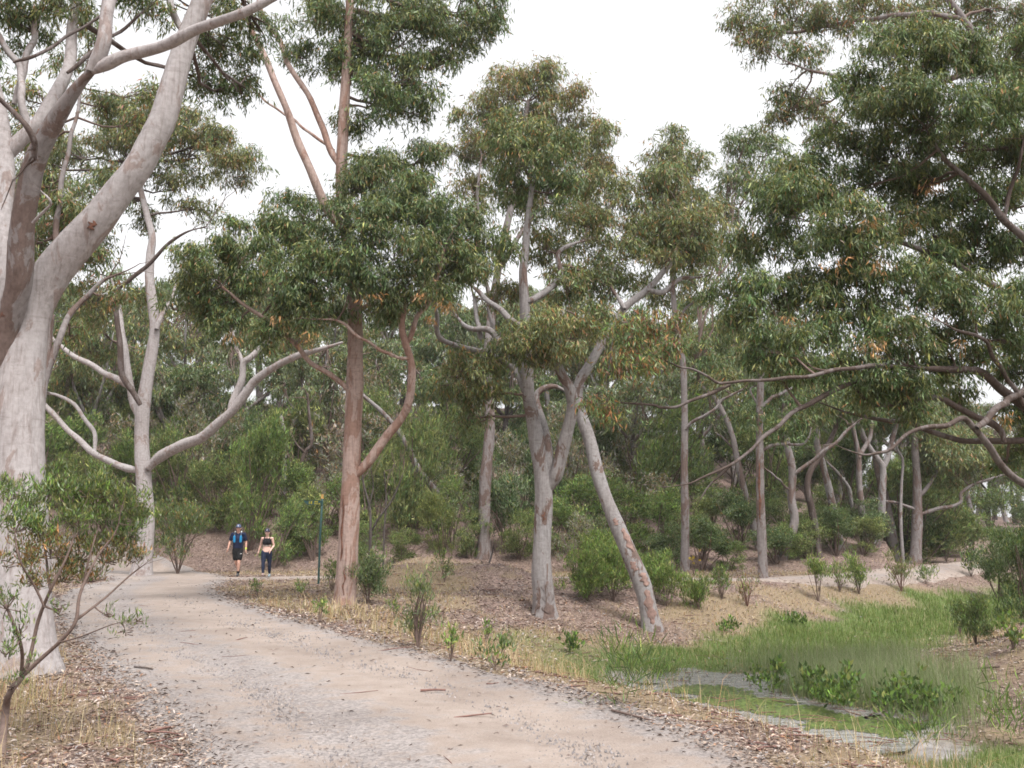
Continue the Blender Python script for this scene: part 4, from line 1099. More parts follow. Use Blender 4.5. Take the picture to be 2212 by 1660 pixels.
row_tree('straight slim gum forking into a narrow Y above the dark curved branch', 43, 37,
         [([(1869, 1218), (1863, 1121), (1856, 1041), (1854, 984), (1843, 927), (1830, 860)], 8, 4),
          ([(1856, 990), (1875, 950), (1884, 911), (1890, 860)], 5, 3, 0, 0.6)],
         [(1840, 840, 45), (1890, 840, 45, 1), (1800, 920, 30, 0.5)])
row_tree('pale gum forked into a wide V, foot kicked out to the left', 44, 38,
         [([(1888, 1208), (1895, 1170), (1903, 1130), (1906, 1064), (1907, 1012), (1890, 984), (1868, 950), (1850, 900)], 9, 5),
          ([(1908, 1015), (1922, 977), (1933, 927), (1940, 880)], 6, 4, 0, 0.8)],
         [(1940, 870, 45), (1900, 900, 35, 1), (1975, 900, 40, 1)], bark='bark_grey')
row_tree('thick grey gum leaning left behind the wide V one', 47, 39,
         [([(1934, 1210), (1922, 1133), (1908, 1070), (1894, 1000), (1885, 940), (1880, 880)], 11, 6)],
         [(1880, 880, 45), (1920, 860, 45, 1)])
row_tree('thin crooked sapling gum between the wide V one and the last of the row', 45, 40,
         [([(1951, 1216), (1946, 1133), (1947, 1053), (1950, 995), (1938, 970), (1930, 930)], 4, 2.5)],
         [(1940, 920, 35), (1960, 900, 30, 0.5)], bark='bark_grey')
row_tree('last stout gum of the row with long low branches, beside the far bend', 45, 41,
         [([(1977, 1226), (1981, 1133), (1981, 1041), (1977, 977), (1972, 900)], 13, 6),
          ([(1985, 1072), (2010, 1045), (2022, 1020), (2030, 985)], 5, 3, 0, 0.6),
          ([(1988, 1112), (2030, 1098), (2073, 1087), (2080, 1064), (2123, 1039), (2165, 1027), (2200, 1020)], 4, 2.5, 0, -0.5),
          ([(1976, 1100), (1945, 1090), (1917, 1082), (1880, 1075)], 3.5, 2, 0, 0.5)],
         [(2030, 990, 50), (2070, 1020, 45, 0.5), (1990, 960, 45, 0.5), (2050, 960, 45, 1), (2110, 1000, 35, 0), (2010, 930, 40, 1), (2085, 960, 35, 1)], wts=W_OLIVE)

def trunk_patch(root, part_name, mat, k0, k1, a0, a1, seed, lift=0.045, which=0):
    """a scar or bare patch lying on a trunk: an irregular piece of its own skin, a little proud; k0..k1 metres along the stem, angles from the track side"""
    P, R = STEMS[root.name][which]
    r = np.random.default_rng(seed)
    arc = np.concatenate([[0], np.cumsum(np.linalg.norm(np.diff(P, axis=0), axis=1))]) - (0.4 if which == 0 else 0.0)
    s_ = np.linspace(k0, k1, 16)
    C3 = np.stack([np.interp(s_, arc, P[:, c]) for c in range(3)], 1); Rr = np.interp(s_, arc, R) * (1 + lift)
    T = unit(np.gradient(C3, axis=0))
    V = []
    for i in range(16):
        f = np.array([0, -1.0, 0]); f = f - T[i] * f.dot(T[i]); f /= np.linalg.norm(f)
        sd = np.cross(T[i], f) * -1.0
        env = math.sqrt(max(0.01, 1 - (2 * i / 15 - 1) ** 2))
        mid = (a0 + a1) / 2 + 0.09 * math.sin(i * 0.8 + seed); hw = (a1 - a0) / 2 * env * (0.72 + 0.28 * math.sin(i * 1.3 + 2 * seed))
        for q, a in enumerate(np.linspace(mid - hw, mid + hw, 8)):
            rr = Rr[i] * (0.90 if q in (0, 7) or i in (0, 15) else 1.0)
            V.append(C3[i] + rr * (math.cos(a) * f + math.sin(a) * sd))
    F = [(i * 8 + j, i * 8 + j + 1, i * 8 + j + 9, i * 8 + j + 8) for i in range(15) for j in range(7)]
    put(part_name, mesh_np(part_name, np.array(V), np.array(F), None, True), mat, root)

for k0, k1, a0, a1, sd in ((0.12, 0.95, -1.0, 0.7, 1), (1.0, 1.35, -1.1, 0.3, 2), (1.42, 1.7, -0.3, 0.8, 3), (1.85, 2.5, -1.2, 0.2, 4), (2.6, 2.8, -0.4, 0.6, 5)):
    trunk_patch(leaner, 'bare_bark_patch', M['rust'], k0, k1, a0, a1, sd)
for o in list(bpy.data.objects):
    if o.get('label', '').startswith('upright gum with a long dark burnt'):
        trunk_patch(o, 'burnt_hollow', M['heart'], 1.9, 3.9, 0.0, 0.9, 7)
    if o.get('label', '').startswith('huge pale gum'):
        trunk_patch(o, 'bark_hollow', M['heart'], 0.05, 0.62, 0.35, 0.85, 21)
        trunk_patch(o, 'bark_scar', M['rust'], 0.75, 1.5, 0.55, 0.8, 22, 0.05)
        for k, (ww, a, b_, c_) in enumerate(((1, 2.9, 3.02, 0.2), (1, 1.55, 1.66, 0.1), (1, 3.75, 3.85, 0.5), (0, 5.6, 5.72, -0.5), (0, 3.0, 3.1, 0.5))):
            trunk_patch(o, 'knot', M['heart'], a, b_, c_ - 0.28, c_ + 0.28, 30 + k, 0.05, ww)
    if o.get('label', '').startswith('grey flaking gum'):
        trunk_patch(o, 'rough_bark', M['bark_row'], 0.02, 0.85, -1.2, 0.5, 24, 0.05)
        trunk_patch(o, 'rough_bark', M['bark_row'], 0.02, 0.6, 0.3, 1.5, 25, 0.06)
        trunk_patch(o, 'bark_split', M['heart'], 2.2, 2.45, -0.2, 0.2, 26, 0.05)
    if o.get('label', '').startswith('pinkish-barked gum'):
        trunk_patch(o, 'bark_split', M['heart'], 0.9, 2.4, 0.35, 0.75, 9)
        trunk_patch(o, 'bark_split', M['heart'], 0.2, 0.8, -0.1, 0.15, 10)

# ------------------------------------------------------------------ shrubs
# the open shrub at the near left
t = Tree('shrub', 'tall open shrub with dark forking stems at the near left, tinged orange inside', 7.0, 'twig', 51, cat='shrub', wts={'gr': 3, 'br': 2, 'ol': 2, 'gg': 2.5, 'dk': 1}, tips=TIP_GR, lai=1.3)
t.bark = M['twig']
t.stem([(2, 1625), (12, 1540), (20, 1500), (45, 1466)], 9, 6, -0.25, 0, ground=True)
t.stem([(45, 1466), (62, 1420), (80, 1350), (95, 1310), (115, 1265), (150, 1190), (170, 1120)], 5, 1.8, 0, 0.2)
t.stem([(45, 1466), (100, 1415), (135, 1375), (160, 1340), (175, 1280), (210, 1205), (250, 1150), (262, 1095)], 5, 1.6, 0, 0.3)
t.stem([(158, 1345), (190, 1320), (230, 1292), (280, 1245), (325, 1210)], 3, 1.2, 0.1, 0.5)
t.stem([(45, 1466), (50, 1410), (32, 1350), (12, 1305), (-5, 1270), (-20, 1200)], 4, 2, 0, -0.3)
t.stem([(125, 1388), (180, 1375), (235, 1352), (280, 1340)], 2, 1, 0, -0.2)
t.stem([(95, 1312), (70, 1260), (40, 1200), (30, 1130)], 3, 1.3, 0, -0.1)
t.stem([(110, 1280), (100, 1200), (90, 1130), (100, 1070)], 3, 1.3, 0.1, 0.3)
t.stem([(178, 1275), (200, 1180), (220, 1100), (215, 1060)], 2.5, 1.2, 0.2, 0.4)
t.clumps([(20, 1075, 36, 0), (62, 1105, 38, 0.1), (110, 1065, 34, 0.3), (150, 1095, 40, 0.3), (195, 1070, 36, 0.3), (240, 1095, 40, 0.4), (285, 1100, 36, 0.5), (318, 1130, 28, 0.6), (172, 1140, 42, 0.2), (225, 1150, 40, 0.4), (95, 1150, 40, 0.1), (35, 1145, 38, -0.1), (270, 1160, 34, 0.5), (130, 1030, 22, 0.3), (210, 1035, 22, 0.4)],
         L=0.050, up=1.0, droop=0.0, wl=0.2, lai=2.0)
t.clumps([(110, 1200, 42, 0.1), (170, 1205, 42, 0.3), (232, 1210, 38, 0.4), (45, 1210, 38, 0), (290, 1205, 28, 0.5), (140, 1250, 32, 0.2), (70, 1255, 28, 0), (205, 1250, 25, 0.3)], L=0.045, up=0.9, droop=0.0, wl=0.2, lai=1.9,
         wts={'gr': 1.6, 'ol': 2.4, 'or': 1.9, 'bn': 1.6, 'gg': 1}, tips=(0.3, {'or': 2, 'yl': 2, 'rd': 0.6}))
t.clumps([(15, 1310, 34, -0.3), (45, 1365, 30, -0.2), (10, 1410, 28, -0.3), (270, 1362, 20, -0.2), (300, 1345, 14, -0.2), (235, 1330, 12, 0.2), (60, 1450, 20, 0), (130, 1320, 16, 0.1), (25, 1480, 18, -0.1)], L=0.045, up=0.9, droop=0.0, wl=0.2, lai=0.7)
t.done('foliage')

def bush(label, px, py, h, w, seed, wts, tips=TIP_GR, L=None, lai=2.6, up=1.1, nstem=6, group=None, base=None, name='shrub', wl=0.18, cat='shrub', open_=0.0, mat='soft_leaf', twig='twig', fill=9):
    """a shrub on the ground: stems fanning up from the foot, leaves on them; h, w in metres"""
    b = base if base is not None else on_ground(px, py)
    r = np.random.default_rng(seed)
    o = thing(name, tuple(b), label, cat, group)
    tb = Tubes(); parts = []
    L = L or max(0.05, 0.0042 * b.y)
    for k in range(nstem):
        a = r.uniform(0, 6.28); rr = w / 2 * math.sqrt(r.random()) * 0.9
        top = np.array([math.cos(a) * rr, math.sin(a) * rr, h * r.uniform(0.6, 0.95)])
        mid = top * np.array([0.35, 0.35, 0.5]) + r.normal(0, 0.04 * h, 3)
        P = catmull([(0, 0, -0.03), tuple(mid), tuple(top)], 4)
        rb = max(0.006, 0.012 * h)
        tb.add(P, np.linspace(rb, rb * 0.35, len(P)), 5, cap=False)
    for k in range(fill):
        a = r.uniform(0, 6.28); u = r.random()
        z = h * (open_ + (1 - open_) * (0.18 + 0.70 * r.random()))
        wz = w / 2 * math.sqrt(max(0.1, 1 - (z / h - 0.55) ** 2 / 0.30)) * 0.75
        c = np.array([math.cos(a) * wz * math.sqrt(u), math.sin(a) * wz * math.sqrt(u), z])
        R = w * r.uniform(0.20, 0.30); Rz = min(h * 0.3, R * 1.1)
        v, col, tc = clump_leaves(r, c, (R, R, Rz), L, lai * 9 / fill * 0.55, wts, tips, up=up, droop=0.0, wl=wl)
        v[:, 2] = np.maximum(v[:, 2], 0.01)
        parts.append((v, col))
        P = catmull([(c[0] * 0.3, c[1] * 0.3, c[2] * 0.4), tuple(c)], 3)
        tb.add(P, np.linspace(0.007 * max(h, 0.6), 0.003, len(P)), 4, cap=False)
    if nstem:
        put('stems', tb.mesh('stems'), M[twig], o)
    put('foliage', foliage_mesh('foliage', parts), M[mat], o)
    return o

W_BRIGHT = {'br': 4, 'gr': 3, 'ol': 1.2, 'yl': 1}
W_MID = {'gr': 4, 'br': 1.2, 'ol': 2, 'gg': 1.5, 'dk': 1}
W_BLUE = {'dk': 2, 'gr': 3, 'gg': 3.5}
bush('leafy shrub with glinting upright leaves behind the track bend, near the two walkers', 384, 1240, 2.3, 2.1, 61, {'gr': 3, 'gg': 3, 'br': 1, 'or': 0.8, 'ol': 1}, lai=2.8, open_=0.2)
bush('bright green bush behind the leaning gum, leftmost of the clump', 1270, 1300, 1.15, 1.25, 62, W_BRIGHT, lai=3.2)
bush('bright green bush directly behind the leaning trunk', 1325, 1300, 1.25, 1.35, 63, W_BRIGHT, lai=3.2)
bush('bright green bush between the forked grey trunk and the leaning one, set furthest back', 1300, 1278, 1.4, 1.5, 64, W_BRIGHT, lai=3.0)
bush('bright green bush just right of the leaning trunk foot', 1440, 1312, 0.95, 0.9, 65, W_BRIGHT, lai=2.8)
bush('broad green bush behind the leaning trunk, touching the side track', 1400, 1280, 1.2, 1.6, 66, W_BRIGHT, lai=3.0)
bush('round low green bush on the bank between leaning trunk and side track', 1510, 1318, 0.80, 0.95, 67, W_BRIGHT, lai=3.2)
bush('upright feathery green bush at the near edge of the side track', 1560, 1295, 0.95, 0.5, 68, W_MID, lai=2.8)
bush('sparse reddish twiggy bush on the bank below the side track', 1615, 1310, 0.95, 0.7, 69, {'bn': 2, 'ol': 2, 'or': 0.6, 'gr': 1}, lai=0.9, twig='twig_red', nstem=12)
bush('yellow-green young bush on the bank, left of three together', 1768, 1300, 1.15, 0.75, 70, {'br': 3, 'yl': 1.5, 'gr': 2, 'ol': 1}, lai=3.0)
bush('small thin young bush on the bank, middle of three together', 1815, 1280, 0.9, 0.65, 71, {'br': 2, 'yl': 1, 'gr': 2, 'ol': 2}, lai=2.0)
bush('fuller green young bush on the bank, right of three together', 1856, 1284, 1.2, 0.8, 72, {'br': 3, 'yl': 1, 'gr': 3, 'ol': 1}, lai=3.0)
bush('brownish airy bush on the bank below the last gum of the row', 1948, 1278, 1.2, 1.1, 73, {'ol': 3, 'bn': 1, 'gr': 1.5}, lai=1.2, twig='twig_red', nstem=10)
bush('low green tuft bush beside the far bend of the side track', 2000, 1262, 0.5, 0.6, 74, W_MID, lai=2.6)
bush('dark small bush standing alone on the far bank near the right edge', 2098, 1246, 0.95, 0.9, 75, W_BLUE, lai=2.6, wl=0.35)
bush('pale green seedling bush beyond the far bend of the track', 2045, 1215, 1.3, 1.0, 76, W_BRIGHT, lai=1.6)
bush('slender grey-green bush at the track edge left of the creek', 903, 1402, 1.05, 0.62, 77, {'gr': 3, 'gg': 3, 'ol': 2}, L=0.075, lai=1.7, nstem=9)
bush('dense dark green bush tucked behind the pink-barked trunk', 795, 1306, 0.95, 1.05, 78, W_BLUE, lai=2.6, nstem=9)
bush('green sprig bush between the signpost and the pink-barked trunk', 716, 1282, 0.75, 0.55, 79, W_MID, lai=2.0)
bush('tall dark bush crowding the right edge of the bank', 2185, 1390, 1.9, 1.5, 80, {'dk': 3, 'gr': 3, 'gg': 2}, lai=3.0, L=0.085, base=Vector((9.9, 18.2, gz(9.9, 18.2))))
bush('fresh green bush at the foot of the tall dark one on the right bank', 2110, 1396, 0.85, 0.9, 81, W_MID, L=0.075, lai=2.8)
bush('fine green spray bush left of the tall dark one on the right bank', 2075, 1375, 0.8, 0.45, 82, W_MID, L=0.07, lai=1.6)
bush('broad-leaved light green seedling on the litter bank at the right edge', 2190, 1408, 0.55, 0.45, 83, W_BRIGHT, L=0.085, lai=2.0, wl=0.42)

# small seedlings
SEED = 'seedlings on the slope between track and creek'
for lab, px, py, h, w, sd in (
        ('light green seedling in front of the pink-barked trunk', 690, 1350, 0.40, 0.22, 91),
        ('narrow bright seedling standing right at the track edge', 974, 1432, 0.42, 0.13, 92),
        ('small bright seedling in the litter left of the forked trunk', 1050, 1388, 0.36, 0.24, 93),
        ('small seedling on the bank below the signpost', 655, 1296, 0.32, 0.36, 94),
        ('tiny upright seedling where the bank meets the track bend', 556, 1292, 0.4, 0.28, 95),
        ('pale leafy seedling on the mound behind the slope', 960, 1258, 0.85, 0.6, 96),
        ('grey low seedling by the dry grass left of the creek', 1072, 1448, 0.30, 0.36, 97),
        ('tiny seedling on the bare litter slope left of the slender bush', 850, 1340, 0.3, 0.3, 98)):
    bush(lab, px, py, h, w, sd, W_BRIGHT if sd in (91, 92, 93) else W_MID, L=0.07, lai=1.5, wl=0.3, name='seedling', cat='seedling', group=SEED, nstem=4, fill=6)

# leafy weeds in the creek
WEED = 'leafy weeds beside the creek pools'
for lab, px, py, h, w, sd in (
        ('dark leafy weed clump at the left end of the green pool', 1660, 1500, 0.42, 0.7, 101),
        ('dark leafy weed clump with arching leaves beside the algae', 1762, 1530, 0.45, 0.75, 102),
        ('darkest leafy weed clump in the middle of the creek bed', 1842, 1548, 0.5, 0.8, 103),
        ('wide dark weed clump right of the algae water', 1940, 1556, 0.5, 0.9, 104),
        ('dark weed clump behind the low sedge mound', 2030, 1556, 0.42, 0.7, 105),
        ('strap-leaved bright weed at the lower right edge', 2175, 1612, 0.42, 0.55, 106),
        ('flat dark weed patch on the dry bank in front of the far grass', 1575, 1368, 0.2, 0.7, 107),
        ('flat grey-green weed patch at the top of the creek grass', 1712, 1352, 0.25, 0.95, 108),
        ('small dark weed tuft in the pale green flat', 1238, 1412, 0.22, 0.22, 109),
        ('green reedy tuft on the left bank of the pool', 1420, 1502, 0.42, 0.5, 110),
        ('reedy tuft leaning over the left end of the bright pool', 1345, 1525, 0.38, 0.5, 111),
        ('low dark sedge mound by the near water', 1990, 1632, 0.28, 0.75, 112)):
    sedge = sd in (106, 110, 111, 112)
    bush(lab, px, py, h, w, sd, {'dk': 2, 'gr': 3, 'br': 1.6} if sd != 106 else {'br': 3, 'gr': 3}, L=(0.24 if sd == 106 else 0.17) if sedge else 0.10, wl=0.055 if sedge else 0.42, lai=2.2, up=0.9, name='leafy_weed', cat='weed', group=WEED, nstem=0, fill=8, mat='grass')

# yellow-flowering stems before the row of gums
fl = on_ground(1499, 1246)
o = thing('flowering_plant', tuple(fl), 'thin plant with yellow flowers at the foot of the first row gum', 'flower')
tb = Tubes(); fv = []
r = np.random.default_rng(8)
for k in range(6):
    top = np.array([r.uniform(-0.28, 0.28), r.uniform(-0.2, 0.2), r.uniform(0.45, 0.95)])
    tb.add(catmull([(0, 0, 0), tuple(top * 0.5 + r.normal(0, 0.03, 3)), tuple(top)], 3), np.linspace(0.008, 0.004, 7), 4, cap=False)
    P = top + r.normal(0, 0.02, (9, 3)); D = unit(r.normal(size=(9, 3)))
    fv.append((leaf_quads(r, P, D, np.full(9, 0.05), np.full(9, 0.035)), np.tile((0.50, 0.36, 0.02), (36, 1))))
put('stems', tb.mesh('stems'), M['twig'], o)
put('flowers', foliage_mesh('flowers', fv), M['soft_leaf'], o, kind='stuff')

# ------------------------------------------------------------------ scrub and trees on the hillside
def shrub_proto(seed, wts, tips, lai, twig, L=0.13, up=0.7):
    r = np.random.default_rng(seed)
    tb = Tubes(); parts = []
    h, w = 2.3, 2.5
    for k in range(8):
        a = r.uniform(0, 6.28); rr = w / 2 * math.sqrt(r.random()) * 0.85
        top = np.array([math.cos(a) * rr, math.sin(a) * rr, h * r.uniform(0.6, 0.95)])
        tb.add(catmull([(0, 0, -0.2), tuple(top * np.array([.4, .4, .5]) + r.normal(0, 0.1, 3)), tuple(top)], 4), np.linspace(0.035, 0.01, 9), 5, cap=False)
    for k in range(13):
        a = r.uniform(0, 6.28); z = h * r.uniform(0.16, 1.02); wz = w / 2 * math.sqrt(max(0.1, 1 - (z / h - 0.5) ** 2 / 0.3)) * 0.75
        c = np.array([math.cos(a) * wz * math.sqrt(r.random()), math.sin(a) * wz * math.sqrt(r.random()), z])
        R = r.uniform(0.26, 0.62)
        v, col, tc = clump_leaves(r, c, (R, R, R * 0.85), L, lai, wts, tips, up=up, droop=0.0, wl=0.22)
        parts.append((v, col * 1.08))
    return tb.mesh('stems'), foliage_mesh('foliage', parts), M[twig]

KINDS = {
    'olive': ('olive-green shrub in the scrub on the hillside', [(1, {'ol': 4, 'gr': 2, 'yl': 0.8, 'dk': 1}, TIP_GR, 1.9), (2, {'ol': 3, 'gr': 3, 'dk': 1}, TIP_GR, 1.9)]),
    'green': ('fresh green shrub in the scrub at the forest edge', [(3, W_MID, TIP_GR, 2.0), (4, {'gr': 4, 'br': 2, 'ol': 1.5, 'dk': 1}, TIP_GR, 2.0)]),
    'dark': ('dark bluish shrub in the shade among the gum trunks', [(5, {'dk': 4, 'gr': 3, 'gg': 2}, TIP_FEW, 2.2), (6, {'dk': 4, 'gr': 2, 'gg': 3}, TIP_FEW, 2.2)]),
    'grey': ('grey half-dead shrub on the hillside', [(7, {'gy': 4, 'bn': 2, 'gg': 2, 'ol': 1}, TIP_FEW, 0.9), (8, {'gy': 3, 'bn': 3, 'gg': 2}, TIP_FEW, 0.8)]),
}
PROTO = {k: [shrub_proto(sd, w, tp, la, 'twig') for sd, w, tp, la in v[1]] for k, v in KINDS.items()}
rh = np.random.default_rng(77)
ZONES = ((150, 'behind the huge pale gum'), (420, 'behind the long-armed forked gum'), (620, 'behind the two walkers'), (770, 'behind the signpost'), (950, 'right of the pink-barked trunk'),
         (1130, 'beside the grey forked trunk'), (1290, 'behind the grey forked trunk'), (1440, 'behind the leaning gum'), (1560, 'behind the first row gum'), (1700, 'behind the burnt-hollow gum'),
         (1830, 'behind the kinked gum'), (1960, 'behind the V-forked gum'), (9999, 'beyond the row of gums'))
def place_words(px, Y):
    z = [w for lim, w in ZONES if px < lim][0]
    d = 'fronting the scrub' if Y < 38.6 else 'low in the scrub' if Y < 41.5 else 'midway up the scrub' if Y < 49.5 else 'high in the scrub'
    return d + ' ' + z
def hill_shrub(kind, x, y, s, sz):
    st, fo, tw = PROTO[kind][rh.integers(0, 2)]
    px = 1106 + FPX * x / y
    size = 'large ' if s > 1.3 else 'small ' if s < 0.9 else ''
    o = thing('shrub', (x, y, gz(x, y) - 0.05), size + KINDS[kind][0].split(' in the')[0].split(' on the')[0] + ' ' + place_words(px, y), 'shrub', KINDS[kind][0].split(' in the')[0].split(' on the')[0] + 's of the scrub')
    o.rotation_euler = (rh.normal(0, 0.14), rh.normal(0, 0.14), rh.uniform(0, 6.28)); o.scale = (s * rh.uniform(0.8, 1.25), s * rh.uniform(0.8, 1.25), sz)
    put('stems', st, tw, o); put('foliage', fo, M['soft_leaf'], o)
for Y, step, s0, s1 in ((49.0, 2.6, 1.2, 1.8), (37.3, 1.7, 0.7, 1.05), (39.8, 1.7, 1.0, 1.5), (42.5, 1.9, 1.0, 1.6), (46.0, 2.1, 1.1, 1.7), (50.0, 2.4, 1.1, 1.7), (55.0, 2.8, 1.1, 1.8), (61.0, 3.3, 1.2, 1.9), (68.0, 4.0, 1.2, 2.0)):
    x = -0.58 * Y
    while x < 0.58 * Y:
        x += step * rh.uniform(0.6, 1.4)
        yy = Y + rh.uniform(-1.2, 1.2)
        pxl = 1106 + FPX * x / yy
        if path_sd(np.array([x]), np.array([yy]))[0] < 1.6:
            continue
        if pxl > 1990 and rh.random() < 0.3:
            continue
        u = rh.random()
        if pxl > 1430:
            kind = 'dark' if u < 0.55 else 'green' if u < 0.85 else 'olive'
        elif Y < 42:
            kind = 'olive' if u < 0.45 else 'green' if u < 0.85 else 'dark' if u < 0.92 else 'grey'
        else:
            kind = ('olive' if u < 0.32 else 'green' if u < 0.48 else 'dark' if u < 0.60 else 'grey') if 380 < pxl < 1120 else 'olive' if u < 0.36 else 'green' if u < 0.58 else 'dark' if u < 0.76 else 'grey'
            if 430 < pxl < 700 and 44 < yy < 52 and rh.random() < 0.4:
                continue
        s = rh.uniform(s0, s1)
        low = 1430 < pxl < 2000 and yy < 48
        if low:
            s = min(s, rh.uniform(0.7, 1.1))
        hill_shrub(kind, x, yy, s, s * (rh.uniform(0.6, 0.95) if low else rh.uniform(0.65, 1.6)))

def hill_tree_proto(seed, wts, tips, H, bark):
    r = np.random.default_rng(seed)
    tb = Tubes(); parts = []; tw = Tubes()
    lean = r.normal(0, 0.08, 2)
    fork = H * r.uniform(0.35, 0.5)
    P = catmull([(0, 0, -0.4), (lean[0] * fork * .5 + .1, lean[1] * fork * .5, fork * 0.5), (lean[0] * fork, lean[1] * fork, fork)], 5)
    r0 = 0.022 * H
    tb.add(P, np.linspace(r0 * 1.2, r0 * 0.8, len(P)), 10, r, 0.08)
    base = P[-1]
    for k in range(4):
        a = k * 1.57 + r.uniform(-0.5, 0.5); out = H * r.uniform(0.12, 0.26)
        tip = base + np.array([math.cos(a) * out, math.sin(a) * out, H * r.uniform(0.28, 0.5)])
        mid = base * 0.5 + tip * 0.5 + np.array([math.cos(a), math.sin(a), 0]) * out * 0.25 + r.normal(0, 0.15, 3)
        Q = catmull([tuple(base - np.array([0, 0, 0.2])), tuple(mid), tuple(tip)], 5)
        tb.add(Q, np.linspace(r0 * 0.6, r0 * 0.15, len(Q)), 7, r, 0.08)
        for j in range(4):
            c = Q[r.integers(5, len(Q))] + r.normal(0, H * 0.07, 3)
            R = H * r.uniform(0.07, 0.115)
            v, col, tc = clump_leaves(r, c, (R, R, R * 0.75), 0.28, 3.2, wts, tips, wl=0.24)
            parts.append((v, col))
            for q in tc[:5]:
                tw.add(catmull([tuple(Q[-2]), tuple((Q[-2] + q) / 2 + r.normal(0, 0.12, 3)), tuple(q)], 2), np.linspace(r0 * 0.18, 0.012, 5), 4, cap=False)
    return tb.mesh('trunk'), tw.mesh('branches'), foliage_mesh('crown', parts), M[bark]

HT = [('pale-trunked gum among the trees on the hillside', [hill_tree_proto(201, W_OLIVE, TIP_OR, 9.5, 'bark_grey'), hill_tree_proto(202, W_GREY, TIP_FEW, 8.5, 'bark_row')]),
      ('dark-trunked gum among the trees on the hillside', [hill_tree_proto(203, W_DARK, TIP_FEW, 9.0, 'bark_dark'), hill_tree_proto(204, W_OLIVE, TIP_FEW, 8.0, 'bark_dark')])]
def hill_tree(kind, x, y, s, sz):
    lab, pr = HT[kind]
    tr, tw, cr, mt = pr[rh.integers(0, 2)]
    o = thing('gum_tree', (x, y, gz(x, y) - 0.05), lab.split(' among')[0] + (' halfway up the hillside ' if y < 56 else ' high on the hillside ' if y < 67 else ' on the skyline ') + [w for lim, w in ZONES if 1106 + FPX * x / y < lim][0], 'tree', lab.split(' among')[0] + 's standing on the hillside')
    o.rotation_euler = (0, 0, rh.uniform(0, 6.28)); o.scale = (s, s, sz)
    put('trunk', tr, mt, o); put('branches', tw, M['twig'], o, kind='stuff'); put('crown', cr, M['leaf'], o)
for px, Y, s in ((2060, 75, .9), (2125, 72, .8), (2165, 90, 1.0), (2100, 88, 1.0), (2215, 84, .9), (2020, 92, 1.1), (2190, 98, 1.0), (2080, 112, 1.1), (2240, 76, .8), (10, 66, 1.2), (170, 50, .9), (250, 62, 1.15), (345, 49, .9), (420, 50, .85), (560, 68, 1.25), (630, 70, 1.2), (740, 52, .9), (830, 70, 1.2), (900, 72, 1.2), (1010, 70, 1.2), (1060, 62, 1.1), (1170, 72, 1.2), (1250, 66, 1.15), (1310, 70, 1.2), (1370, 66, 1.15), (1480, 56, 1.0), (1500, 68, 1.2), (1560, 70, 1.2), (1640, 62, 1.1), (1650, 72, 1.2), (1770, 72, 1.2), (1830, 70, 1.2), (1900, 70, 1.2), (1980, 66, 1.1), (2010, 80, 1.2), (30, 50, 1.0), (130, 58, 1.1), (215, 47, .85), (380, 55, 1.0), (455, 64, 1.1), (520, 52, .9), (590, 60, 1.05), (655, 50, .8), (700, 66, 1.1), (800, 56, .95), (865, 64, 1.0), (930, 50, .85), (985, 60, 1.0),
                 (1090, 54, .9), (1130, 66, 1.0), (1200, 60, .9), (1290, 50, .8), (1330, 58, 1.0), (1390, 48, .9), (1440, 62, 1.1), (1540, 52, 1.0), (1590, 60, 1.0), (1690, 55, 1.0), (1740, 64, 1.1), (1800, 56, 1.0),
                 (1850, 62, 1.0), (1940, 60, 1.0), (2040, 70, 1.0), (2100, 62, .8), (2180, 78, .9), (2230, 68, .8), (2140, 95, 1.0), (2060, 100, 1.1), (2205, 110, 1.0), (-40, 60, 1.1), (300, 70, 1.2), (80, 72, 1.2), (760, 74, 1.1)):
    Yj = Y + rh.uniform(-1, 1)
    hill_tree(0 if rh.random() < 0.6 else 1, (px - 1106) / FPX * Yj, Yj, s, s * rh.uniform(0.9, 1.15))

# standing and leaning dead stems on the hillside, traced
def bare(name, label, Y, seed, stems, bark):
    t = Tree(name, label, Y, bark, seed)
    for k, s in enumerate(stems):
        t.stem(*s, ground=(k == 0), part='trunk' if k == 0 else 'limb')
    # a few fine twigs at the ends
    for P, R in t.stems:
        for q in range(3):
            e = P[-1 - q * 2]
            t.branch(e, e + t.rng.normal(0, 0.35, 3) + np.array([0, 0, 0.5]), R[-1] * 0.6, 0.008, 0.0, 4)
    return t.done()
bare('fallen_trunk', 'pale leaning trunk slanting down across the hillside scrub', 43, 301, [([(972, 1110), (950, 1075), (905, 1015), (870, 945), (830, 895), (785, 855), (760, 830)], 8, 4)], 'bark_grey')
bare('dead_tree', 'bare dark crooked dead tree on the hillside above the sign', 44, 302, [([(634, 1085), (647, 1020), (659, 977), (673, 957), (667, 891), (664, 850)], 6, 2.5), ([(660, 980), (640, 960), (628, 935)], 2.5, 1.5)], 'bark_limb')
bare('dead_tree', 'short bleached dead stem beside the dark crooked one', 45, 303, [([(614, 1040), (615, 985), (616, 949), (607, 897)], 6, 3)], 'bark_grey')
bare('burnt_sapling', 'black forked burnt sapling behind the pink-barked trunk', 30.5, 304, [([(797, 1225), (800, 1160), (799, 1100), (786, 1050), (780, 1000)], 4, 1.8), ([(801, 1150), (825, 1110), (850, 1075), (873, 1020)], 2.6, 1.4), ([(798, 1100), (806, 1050), (800, 1010)], 1.8, 1)], 'bark_dark')
bare('burnt_sapling', 'thin straight black burnt sapling right of the forked black one', 31.5, 305, [([(828, 1220), (830, 1150), (834, 1080), (830, 1020)], 2.4, 1.2)], 'bark_dark')
